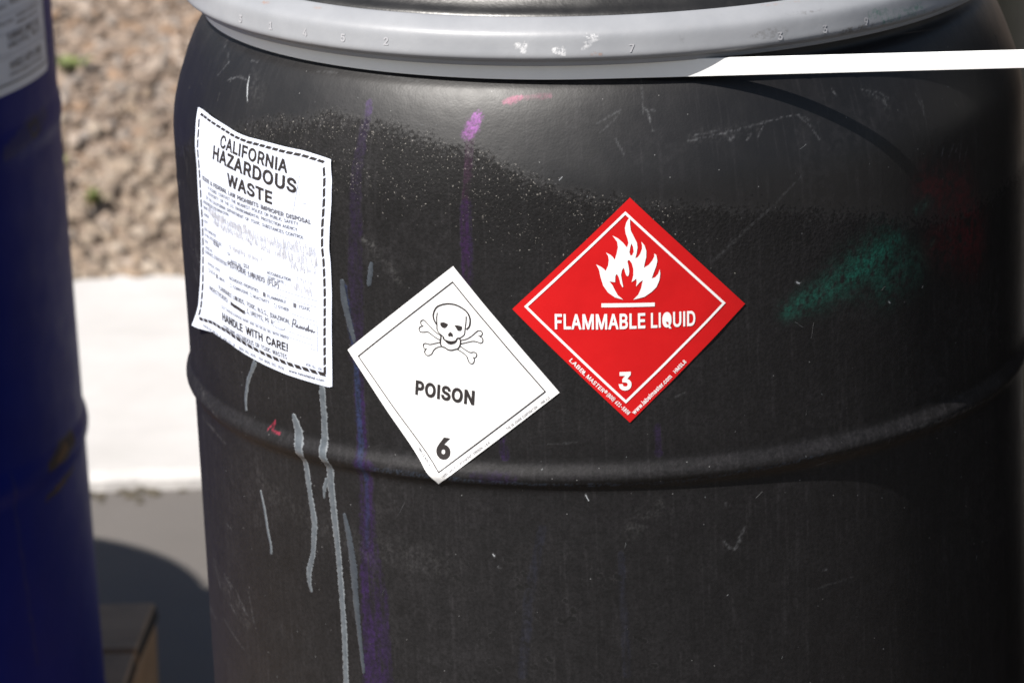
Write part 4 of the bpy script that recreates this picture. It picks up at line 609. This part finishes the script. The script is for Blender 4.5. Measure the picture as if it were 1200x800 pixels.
def poison(drum):
    sh = Sheet('po', lambda u, v: .0002*(1+np.sin(u*.09-v*.06)*np.sin(v*.08+1))+.0009*np.exp(-((v+20-u*.0)/9)**2)*0)
    o, _ = paper(sh, *diamond(POQ), 40, 'poison_label', M_VINYL, drum); o['label'] = 'white poison diamond label with skull and crossbones'
    b = Ink(sh); b.line([(.1, 60.7), (62.3, 0), (.7, -62), (-61, -.9)], .75, closed=True); b.build('border_line', M_INK, o)
    s = Ink(sh)
    def cr(p):
        p = np.array(p); P = np.concatenate([[2*p[0]-p[1]], p, [2*p[-1]-p[-2]]]); out = []
        for i in range(1, len(P)-2):
            for t in np.linspace(0, 1, 5)[:-1]:
                a, b_, c, d = P[i-1:i+3]; out.append(.5*((2*b_)+(-a+c)*t+(2*a-5*b_+4*c-d)*t*t+(-a+3*b_-3*c+d)*t**3))
        out.append(p[-1]); return out
    for i, l in enumerate(SKULLLINES): s.line(cr(l), .95 if i in (0, 3) else (.85 if i in (4,) else .6), step=1.5)
    for l in SKULLFILLS: s.poly(l)
    s.build('skull_symbol', M_INK, o)
    t = Ink(sh); t.text('POISON', (-19.6, -15.5), (19.2, -14.9), 8.3, off=.036); t.build('lettering', M_INK, o)
    t = Ink(sh); t.text('6', (-2.9, -53.0), (6.4, -52.7), 12.0, off=.046); t.build('class_number', M_INK, o)
    t = Ink(sh); t.text('LABEL MADE IN RICHMOND, OREGON, U.S.A.', (3.4, -65.2), (31.4, -37.6), 1.5); t.text('THE DE JONNE CORPORATION', (41.0, -27.9), (58.6, -10.6), 1.5); t.text('HMS 412', (60.6, -8.6), (65.5, -3.8), 1.5)
    t.text('HM CLASS 6', (-15.3, -50.6), (-6.3, -59.8), 1.4); t.build('fine_print', M_GINK, o)
def hazard(drum):
    def lift(u, v):
        l = .0004+.0005*np.sin(u*.085+1+v*.03)**2*np.sin(v*.05+.4)**2
        d = np.maximum(0, (-u-52)/30)*np.maximum(0, (-v-38)/40); l = l+.0050*np.clip(d, 0, 1.6)**1.2
        l = l+.0012*sstep(-62, -76, u)*np.sin(v*.06+.8)**2+.0011*sstep(60, 74, v)*np.sin(u*.07+2.2)**2
        return l
    sh = Sheet('hw', lift)
    left = [p for p in HLEFT]; bot = [p for p in HBOT]
    left[-4:] = [(-70.3, -46), (-73.5, -60), (-79, -72), (-81, -76.5)]
    bot[:3] = [(-81, -76.5), (-72, -75.8), (-52.4, -72.4)]
    o, A = paper(sh, HTOP, bot, left, HRIGHT, 70, 'hazard_label', M_PAPER, drum); o['label'] = 'curling white hazardous waste label with dashed black border'
    n = A.shape[0]
    def pc(s, q):   # position in the sheet by fractions
        x = np.clip(s, 0, 1)*(n-1); y = np.clip(q, 0, 1)*(n-1); i = min(int(x), n-2); j = min(int(y), n-2); fx, fy = x-i, y-j
        return A[j, i]*(1-fx)*(1-fy)+A[j, i+1]*fx*(1-fy)+A[j+1, i]*(1-fx)*fy+A[j+1, i+1]*fx*fy
    d = Ink(sh); sh.warp = True
    def dashes(N, f, gap=.20, slant=.16, w=.0165):
        for k in range(N):
            a, b = k/N+gap/N*.5, (k+1)/N-gap/N*.5; sl = slant/N
            M = 3
            V = [pc(*f(a+(b-a)*i/M+sl, 0)) for i in range(M+1)]+[pc(*f(a+(b-a)*i/M-sl, w)) for i in range(M+1)]
            d.add(V, [(i+M+1, i+M+2, i+1, i) for i in range(M)])
    e = .032; e2 = 1-e
    dashes(21, lambda t, w: (e+.004+(e2-e-.004)*t, .012+w), w=.0125); dashes(21, lambda t, w: (e+.004+(e2-e-.004)*t, .955-w))
    dashes(21, lambda t, w: (e2-w, .036+.915*t), slant=-.10, w=.013); dashes(21, lambda t, w: (.024+w, .036+.90*t), slant=.10, w=.014)
    for i, fc in enumerate(d.F):   # face the viewer
        pass
    d.build('border_dashes', M_INK, o)
    t = Ink(sh)
    t.text('CALIFORNIA', (-33.5, 58.6), (41, 59.6), 7.5, off=.028); t.text('HAZARDOUS', (-42.5, 48.9), (49.4, 48.6), 8.2, off=.030); t.text('WASTE', (-21, 36.9), (28.2, 36.6), 7.6, off=.030)
    t.build('lettering', M_INK, o); t = Ink(sh); t.text('HANDLE WITH CARE!', (-36, -58.0), (40, -57.6), 5.1, off=.026); t.build('care_lettering', M_INK, o)
    t = Ink(sh)
    t.text('STATE & FEDERAL LAW PROHIBITS IMPROPER DISPOSAL', (-61.5, 30.2), (62, 31.2), 2.7, off=.03)
    t.text('CONTAINS HAZARDOUS OR TOXIC WASTES', (-35, -64), (38.8, -63.0), 3.0); t.text('PESTICIDE LIQUIDS (FLP)', (-24, -17.9), (32.5, -17.3), 3.4, off=.02)
    t.text('FLAMMABLE LIQUIDS, TOXIC, N.O.S., (DIAZINON,', (-40, -38.4), (42, -38.8), 3.0, off=.002); t.text('3, UN1992, PG II', (-1.8, -43.2), (26, -42.9), 2.8); t.text('INSECTICIDE)', (-56, -42.6), (-26.5, -43.2), 2.6)
    t.text('NONE', (-46, -9.6), (-36, -9.7), 2.6); t.text('352', (-4, -13.2), (2.5, -13.0), 2.6)
    b_ = Ink(sh); b_.line([(-21.5, -42.3), (-17, -42.9), (-12, -43.0), (-6, -43.8), (-3.6, -43.6)], 2.4, 1.5); b_.build('marker_stroke', M_INK, o)
    for x, y in ((-42.3, -30.2), (18.3, -25.4), (47.1, -25.1)): t.quad((x-1.3, y-1.5), (x+1.3, y-1.5), (x+1.3, y+1.5), (x-1.3, y+1.5))
    # the handwritten word
    hw = [(44, -40.5), (45.5, -34.5), (48, -34.6), (47.6, -37), (45.6, -37.6), (48.2, -39.2), (49.6, -37.6), (48.4, -38.6), (50.4, -39.4), (51.6, -37.4), (52.2, -39.0), (53.4, -37.6), (54.2, -39.2), (55.3, -37.4), (56.2, -39.2), (57.4, -37.6), (57.8, -39.2), (59, -35.2), (58.8, -39.2), (60.4, -37.8), (61, -39.2), (62, -37.6), (62.6, -39), (64.4, -38.2)]
    t.build('fine_print', M_GINK, o); t = Ink(sh); t.line(hw, .75, 1); t.build('handwritten_word', M_GINK, o)
    t = Ink(sh); gl = .002
    t.text('IF FOUND, CONTACT THE NEAREST POLICE OR PUBLIC SAFETY', (-51, 26.2), (51, 27.8), 2.2); t.text('AUTHORITY, OR THE U.S. ENVIRONMENTAL PROTECTION AGENCY', (-51, 22.6), (50.2, 24.0), 2.2)
    t.text('OR THE CALIFORNIA DEPARTMENT OF TOXIC SUBSTANCES CONTROL', (-56.3, 18.6), (55.5, 20.0), 2.2); t.text('GENERATOR INFORMATION:', (-62, 14.3), (-20, 16.0), 2.1)
    t.text('NAME', (-62, 10.6), (-54, 10.9), 2.0); t.text('ADDRESS', (-62, 5.8), (-52, 6.2), 2.0); t.text('CITY', (-62, 1.2), (-55, 1.4), 2.0); t.text('EPA', (-62, -4.2), (-56, -4.0), 2.0); t.text('MANIFEST', (-54, -4.0), (-40, -3.6), 2.0)
    t.text('ID NO.', (-62, -8), (-53, -7.8), 2.0); t.text('DOCUMENT NO.', (-52, -7.6), (-32, -7.2), 2.0); t.text('EPA', (-62, -12.4), (-56, -12.2), 2.0); t.text('WASTE NO.', (-62, -16.4), (-48, -16), 2.0); t.text('CA', (-24, -10.6), (-20, -10.5), 2.0); t.text('WASTE NO.', (-20, -14.5), (-6, -14.1), 2.0)
    t.text('CONTENTS, COMPOSITION', (-63, -19.6), (-26, -18.6), 2.1); t.text('ACCUMULATION', (21.4, -10.8), (43.6, -10.3), 2.1); t.text('START DATE', (21.8, -13.8), (37.3, -13.5), 2.0)
    t.text('PHYSICAL STATE:', (-58, -26.4), (-36, -26), 2.0); t.text('HAZARDOUS PROPERTIES:', (-22.6, -26.6), (13, -25.8), 2.2); t.text('SOLID', (-53, -30.6), (-45, -30.3), 2.0); t.text('LIQUID', (-39, -31.2), (-29.5, -30.8), 2.0)
    t.text('CORROSIVE', (-17.5, -31.2), (1, -30.8), 2.1); t.text('REACTIVITY', (6.5, -30.8), (23.5, -30.4), 2.1); t.text('FLAMMABLE', (21.5, -26.6), (39, -26), 2.1); t.text('TOXIC', (50.5, -26), (60.5, -25.6), 2.1); t.text('OTHER', (31.5, -31), (41.5, -30.7), 2.1)
    for x, y in ((-55.5, -29.8), (-20.5, -30.2), (3.8, -29.8), (28.8, -30)): t.line([(x-1.1, y-1.1), (x+1.1, y-1.1), (x+1.1, y+1.1), (x-1.1, y+1.1)], .3, closed=True)
    t.text('D.O.T. PROPER SHIPPING NAME AND UN OR NA NO. WITH PREFIX', (-36.7, -50.2), (41, -49.5), 1.6); t.text('ACIP-SLL-1OC', (55.6, -62.6), (69.5, -62.9), 1.7)
    t.text('PRINTED BY LABEL CO. INC., PORT CITY, CA', (-72, -72.6), (-18, -71.2), 1.9); t.text('(800) 555-2025   FAX (800) 555-2030', (-13, -71.2), (36, -71.2), 1.9, off=.006); t.text('www.hmwlabel.com', (40, -71.0), (71, -69.9), 1.9, off=.006)
    t.build('small_print', M_SINK, o)
    r = Ink(sh)
    for a, b in (((-62, -19.0), (66, -17.8)), ((-62, -23.0), (66, -21.9)), ((42, -31.2), (66.3, -31.3)), ((-57.5, -43.6), (62.6, -43.9)), ((-57.8, -47.8), (62.6, -47.5)), ((-32, -7.6), (-23, -7.8)), ((-48, -16.4), (20, -15.4)), ((38, -13.6), (43, -13.8)), ((59, -33.9), (66.2, -33.9)), ((66.2, -33.9), (66.1, -50.3)), ((60, -50.3), (66.1, -50.3)), ((-60, -34), (-60, -48)), ((-25.6, -24.5), (-25.6, -32))): r.line([a, b], .28, 4)
    r.line([(53, 43.5), (51.4, 53), (50, 61), (50.6, 53.6), (53.6, 45.6), (56.6, 44.2)] if 0 else [(46.9, 36.5), (49.3, 48), (51.8, 60.5)], .3, 2); r.line([(50.3, 54), (52.5, 47.5), (55.4, 43.2), (58.2, 43.6)], .3, 2)
    th = np.linspace(0, 6.28, 22); r.line(np.stack([32+5.6*np.cos(th), -42.3+2.5*np.sin(th)], -1), .35, 2)
    r.build('ruled_lines', M_LINK, o)
    # loose grey strokes standing in for blurred-out handwriting
    g = Ink(sh); rr = np.random.default_rng(3)
    for (u0, u1, v0, h, p, sl) in ((-52, 30, 9.2, 7.0, .93, .0), (30, 66, 9.5, 8.5, .95, .03), (-44, 20, 4.6, 5.5, .8, .0), (34, 66, 3.6, 8, .85, .03), (44, 66, -1.5, 5, .6, .02), (-22, 16, -6.0, 4.2, .75, .03), (20, 34, 3, 6, .5, 0), (48, 66, -8.5, 4, .55, 0), (44, 62, -14.5, 5, .7, -.02)):
        u = u0
        while u < u1:
            if rr.random() < p:
                hh = h*rr.uniform(.45, 1); vb = v0+sl*(u-u0)+rr.normal(0, .7); w = rr.uniform(.5, 1.3)
                k = rr.uniform(-.28, -.05)*hh
                g.add([(u, vb), (u+w, vb-.2), (u+w+k, vb+hh-.3), (u+k, vb+hh)], [(0, 1, 2, 3)], eps=rr.uniform(-5e-5, 5e-5))
            u += rr.uniform(.8, 1.7)
    g.build('blurred_writing', M_BLUR, o)
def ribbon(pts, rng_, lift, closed_ends=True, jitter=.12, step=1.2, z_off=0):
    P = np.array([(math.radians(a)*R0*1000, z, w) for a, z, w in pts]); d = np.r_[0, np.cumsum(np.hypot(*np.diff(P[:, :2], axis=0).T))]
    t = np.arange(0, d[-1]+step*.5, step); t[-1] = d[-1]
    Q = np.stack([gsm(np.interp(t, d, P[:, k]), 2.0) if len(t) > 20 else np.interp(t, d, P[:, k]) for k in range(3)], -1)
    T = np.gradient(Q[:, :2], axis=0); T /= np.maximum(np.hypot(*T.T), 1e-6)[:, None]; N = np.stack([-T[:, 1], T[:, 0]], -1)
    k = len(t); e = np.minimum(np.arange(k), np.arange(k)[::-1]); cap = np.sqrt(np.clip((e*step+.25)/(Q[:, 2]*.5+.01), 0, 1))
    wl = 1+.26*(gsm(rng_.random(k+40), 3)[20:20+k]-.5)*2+.12*(gsm(rng_.random(k+40), 9)[20:20+k]-.5)*4
    Q[:, 2] *= np.clip(wl, .55, 1.6)
    cols = []
    for s, lf in ((-1, .05), (-.72, .8), (0, 1), (.72, .8), (1, .05)):
        w = Q[:, 2]*.5*cap*(1+rng_.normal(0, jitter, k)*(abs(s) == 1)+rng_.normal(0, jitter*.5, k)); p = Q[:, :2]+N*(s*w)[:, None]
        zz = p[:, 1]; r = rad(zz)/1000+lift*lf
        a = p[:, 0]/(R0*1000); cols.append(np.stack([r*np.sin(a), -r*np.cos(a), zz/1000], -1))
    V = np.stack(cols, 1).reshape(-1, 3); F = []
    for i in range(k-1):
        for j in range(4): F.append((i*5+j, i*5+j+1, i*5+j+6, i*5+j+5))
    return V, F
def drip_edges(o):
    m = np.zeros(len(o.data.polygons), dtype=np.int32); m[0::4] = 1; m[3::4] = 1; o.data.materials.append(M_DRIPE); o.data.polygons.foreach_set('material_index', m)
def main_drum():
    t = thing('plastic_drum', (0, 0, ZR), 'large black plastic drum with hazard labels and grey closing ring, in front', 'drum', 'open-head plastic drums')
    drum_body(t); drum_lid(t); drum_ring(t)
    rr = np.random.default_rng(9)
    for k, p in DRIPS:
        V, F = ribbon([(a, z, w*.92) for a, z, w in p], rr, .00045, jitter=.10, step=.8); o = mesh_obj('paint_drip', V, F, M_DRIP if k == 'g' else M_DRIPF, t)
        if k == 'g': drip_edges(o)
    lv = [([], [], 0) for _ in range(3)]; acc = [[[], [], 0] for _ in range(3)]
    def sc(p, b):
        V, F = ribbon(p, rr, .00012, jitter=.35, step=.7); q = acc[0 if b < .3 else (1 if b < .55 else 2)]
        q[1] += [tuple(i+q[2] for i in f) for f in F]; q[0].append(V); q[2] += len(V)
    for p, b in SCRATCHES:
        if b >= .55: sc([(a, z, w*.5) for a, z, w in p], b)
    for k in range(45):     # hairline handling scratches
        a = rr.uniform(-85, 75); z = rr.uniform(-230, 215); th = rr.normal(1.3, .5) if z < 0 else rr.uniform(0, 3.14); L = rr.gamma(2, 3.0)
        n = 4; pts = [(a+math.degrees(math.cos(th)*L*s/280)+rr.normal(0, .05), z+math.sin(th)*L*s+rr.normal(0, .2), .2+.2*rr.random()) for s in np.linspace(0, 1, n)]
        sc(pts, .1 if rr.random() < .75 else .4)
    for k in range(110):    # flecks of dried dirt
        a = rr.uniform(-88, 80); z = rr.uniform(-235, 225); w = rr.uniform(.35, .8)
        sc([(a, z, w), (a+rr.uniform(-.2, .2), z-w*1.2, w)], rr.choice([.1, .1, .4, .4]))
    for q, nm in zip(acc, ('scuff_marks', 'scuff_marks', 'scuff_marks')):
        o = mesh_obj(nm, np.concatenate(q[0]), q[1], M_SCR[acc.index(q)], t); o['kind'] = 'stuff'
    flam(t); poison(t); hazard(t)
    return t
def strap():
    d, Rs, w, th = .62, .2558, .0112, .0009
    path = []
    for a in np.linspace(0, 180, 73): path.append((-Rs*math.sin(math.radians(a)), -Rs*math.cos(math.radians(a))))     # round the labelled drum by its left side
    path += [(d*s, Rs) for s in np.linspace(.08, .92, 8)]
    for a in np.linspace(180, 360, 61): path.append((d-Rs*math.sin(math.radians(a)), -Rs*math.cos(math.radians(a))))
    path += [(d*s, -Rs) for s in np.linspace(.94, .06, 24)]
    P = np.array(path); n = len(P); T = np.roll(P, -1, 0)-np.roll(P, 1, 0); T /= np.hypot(*T.T)[:, None]; N = np.stack([-T[:, 1], T[:, 0]], -1)
    if (N[10]@P[10]) < 0: N = -N
    V = []; z0 = ZR+.2389
    for i in range(n):
        zz = z0-(.0145 if P[i, 0] < 0 else .0165)*P[i, 0]
        for o_, h in ((0, 0), (th, .0003), (th, w-.0003), (0, w)):
            q = P[i]+N[i]*o_; V.append((q[0], q[1], zz+h))
    F = [(i*4+k, ((i+1) % n)*4+k, ((i+1) % n)*4+(k+1) % 4, i*4+(k+1) % 4) for i in range(n) for k in range(4)]
    o = mesh_obj('strapping_band', V, F, M_STRAP, smooth=False)
    bm = bmesh.new(); bm.from_mesh(o.data); bmesh.ops.recalc_face_normals(bm, faces=bm.faces); bm.to_mesh(o.data); bm.free()
    o.rotation_euler.z = R_(2)
    tag(o, 'narrow white strap pulled straight from the neck of the black labelled drum', 'strap')
# ------------------------------------------------------------ blue drums
BLP = [(0, 8), (270, 8), (284, 4), (288, 0), (293, 0), (294.5, 5), (294.5, 14), (291, 19), (290.5, 24), (290.5, 270), (291, 274), (292.6, 279), (294.0, 284), (294.3, 288), (293.8, 293), (291.8, 299), (290.5, 303), (290.5, 560), (290.8, 564), (291.6, 568), (292.6, 573), (292.8, 578), (292.2, 584), (291.0, 590), (290.5, 593), (290.5, 866), (291, 870), (294.5, 874), (294.5, 884), (293, 888), (288, 888), (286, 884), (285, 872), (0, 872)]
def blue_drum(loc, label, rz=0):
    t = thing('steel_drum', (*loc, .13), label, 'drum', 'blue drums on the pallet', rz)
    p = resample(BLP, 2.5); az = np.concatenate([np.arange(0, 45, 3), np.arange(45, 100, .5), np.arange(100, 360, 3)])
    V, F = lathe(p/1000, np.radians(az)); o = mesh_obj('body', V, F, M_BLUE, t)
    AZ, Z = np.meshgrid(az, p[:, 1])
    if rz == 0:
        STC['chip'] = (.035, .028, .022); STC['brass'] = (.14, .075, .03); STC['dull'] = (.05, .05, .09)
        st = [('chip', .9, [(74.0, 588, 5), (77.5, 590, 5), (78, 580, 5), (75, 578, 5), (74, 588, 5)]), ('dull', .5, [(66, 575, 14), (74, 584, 22), (82, 590, 12)]),
              ('chip', .95, [(71, 289, 11), (77, 294, 20), (82, 298, 13)]), ('brass', .7, [(74, 290, 5), (78, 295, 8)]),
              ('chip', .95, [(70, 261, 5), (75, 264, 7), (82, 269, 5)]), ('brass', .5, [(74, 264, 2.5), (77, 265, 3)]), ('dull', .4, [(60, 300, 3), (63, 120, 3)])]
        rgba = paint(st, AZ, Z, 290); rgba[(p[:, 0] < 286)] = 0
    else: rgba = np.zeros(AZ.shape+(4,))
    color_attr(o.data, 'stain', rgba.reshape(-1, 4))
    for x, y, r in ((.17, 0, .032), (-.19, .02, .014)):
        V, F = lathe([(0, .016), (r*.8, .016), (r, .012), (r, 0)][::-1], np.radians(np.arange(0, 360, 15))); b = mesh_obj('bung', V+np.array([x, y, .872]), F, M_BLUE, t)
    if rz == 0:
        a0 = 66.0
        def surf(u, v, e): a = np.radians(a0)+np.asarray(u)/290.5; r = .2909+e; return np.stack([r*np.sin(a), -r*np.cos(a), np.asarray(v)/1000+.6235+0*a], -1)
        sh = surf; L, H, W_ = 140, 150, 152    # sheet runs from u=-W..
        u0, u1 = -40, 104
        q = [(u1, H), (u0, H)]
        lab, A = paper(sh, [(u0, H), (u1, H)], [(u0, 0), (u1-5, 0), (u1, 5)], [(u0, H), (u0, 0)], [(u1, H), (u1, 5)], 24, 'drum_label', M_PAPER, t); lab['label'] = 'shaded white waste label on the blue drum'
        k = Ink(sh); 
        k.line([(u0+3, H-6), (u1-4, H-6), (u1-4, 8), (u0+3, 8)], 1.6, closed=True)
        k.text('HANDLE WITH CARE!', (18, 19), (86, 19), 7, off=.014); k.text('CONTAINS HAZARDOUS OR TOXIC WASTES', (16, 13), (88, 13), 3.4, off=.01)
        k.text('FLAMMABLE LIQUID, N.O.S.', (18, 44), (86, 44), 5.5, off=.02); k.text('UN1993, PG II', (18, 37), (86, 37), 5, off=.02)
        for j, (tx, a, b, v, h) in enumerate((('PHYSICAL STATE', 0, 30, 58, 3), ('HAZARDOUS PROPERTIES', 35, 86, 60, 3), ('CORROSIVE  REACTIVITY', 35, 84, 54, 3), ('WASTE LIQUIDS', 26, 70, 73, 5), ('CONTENTS', -10, 20, 72, 3), ('MANIFEST NO.', 0, 30, 88, 4), ('START DATE', 60, 92, 88, 5), ('GENERATOR INFORMATION', -30, 40, 104, 4))): k.text(tx, (a, v), (b, v), h, off=.01)
        k.build('lettering', M_GINK, lab)
        r = Ink(sh)
        for v in (30, 33, 50, 66, 82, 96, 110, 120): r.line([(u0+6, v), (u1-8, v)], .5)
        r.build('ruled_lines', M_LINK, lab)
    return t
# ------------------------------------------------------------ pallets
def board(name, size, loc, parent, seed, ends=False):
    r = random.Random(seed); x, y, z = (s/2 for s in size); c = .003
    bm = bmesh.new(); bmesh.ops.create_cube(bm, size=1)
    for v in bm.verts: v.co = Vector((v.co.x*size[0]+r.uniform(-.003, .003), v.co.y*size[1]+r.uniform(-.002, .002), v.co.z*size[2]))
    bmesh.ops.bevel(bm, geom=list(bm.edges), offset=.0025, segments=1, affect='EDGES')
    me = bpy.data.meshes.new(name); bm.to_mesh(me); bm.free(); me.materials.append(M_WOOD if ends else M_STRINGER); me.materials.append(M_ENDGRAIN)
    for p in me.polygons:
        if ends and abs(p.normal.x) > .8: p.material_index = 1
    o = link(name, me, parent); o.location = loc; return o
def pallet(x1, y1, w, dep, label, seed):
    t = thing('pallet', (x1, y1, 0), label, 'pallet', 'wooden pallets under the drums')
    nb = 9; bw = .128; pit = (dep-bw)/(nb-1)
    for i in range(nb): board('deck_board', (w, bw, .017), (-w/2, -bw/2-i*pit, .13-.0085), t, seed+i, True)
    for i in range(3):
        xx = -.019-.001-(w-.040)*i/2; board('stringer', (.038, dep-.012, .0955), (xx, -dep/2, .0645), t, seed+30+i)
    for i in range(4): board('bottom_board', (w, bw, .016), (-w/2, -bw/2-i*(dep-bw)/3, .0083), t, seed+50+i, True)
    return t
M_RING2 = simple('stamped_paint', (.34, .34, .36), .5)
ground()
main_drum()
plain_drum('plain black drum at the far end of the white strap, right of the labelled drum', (.6196, .0216), 0, M_LID, M_LID, True)
plain_drum('dark olive drum standing directly behind the black labelled drum', (.10, .615), 0, M_OLIVE, M_LID, True)
strap()
blue_drum((-.781, .753), 'dark blue drum with white waste label, left of the black drum')
blue_drum((-1.372, .765), 'outer blue drum beyond the labelled blue drum on the same pallet', 2.2)
pallet(-.486, 1.09, 1.22, 1.22, 'weathered wooden pallet under the blue drums', 100)
pallet(.98, .93, 1.29, 1.25, 'wooden pallet under the black drums', 300)
chips(); debris(); weeds()
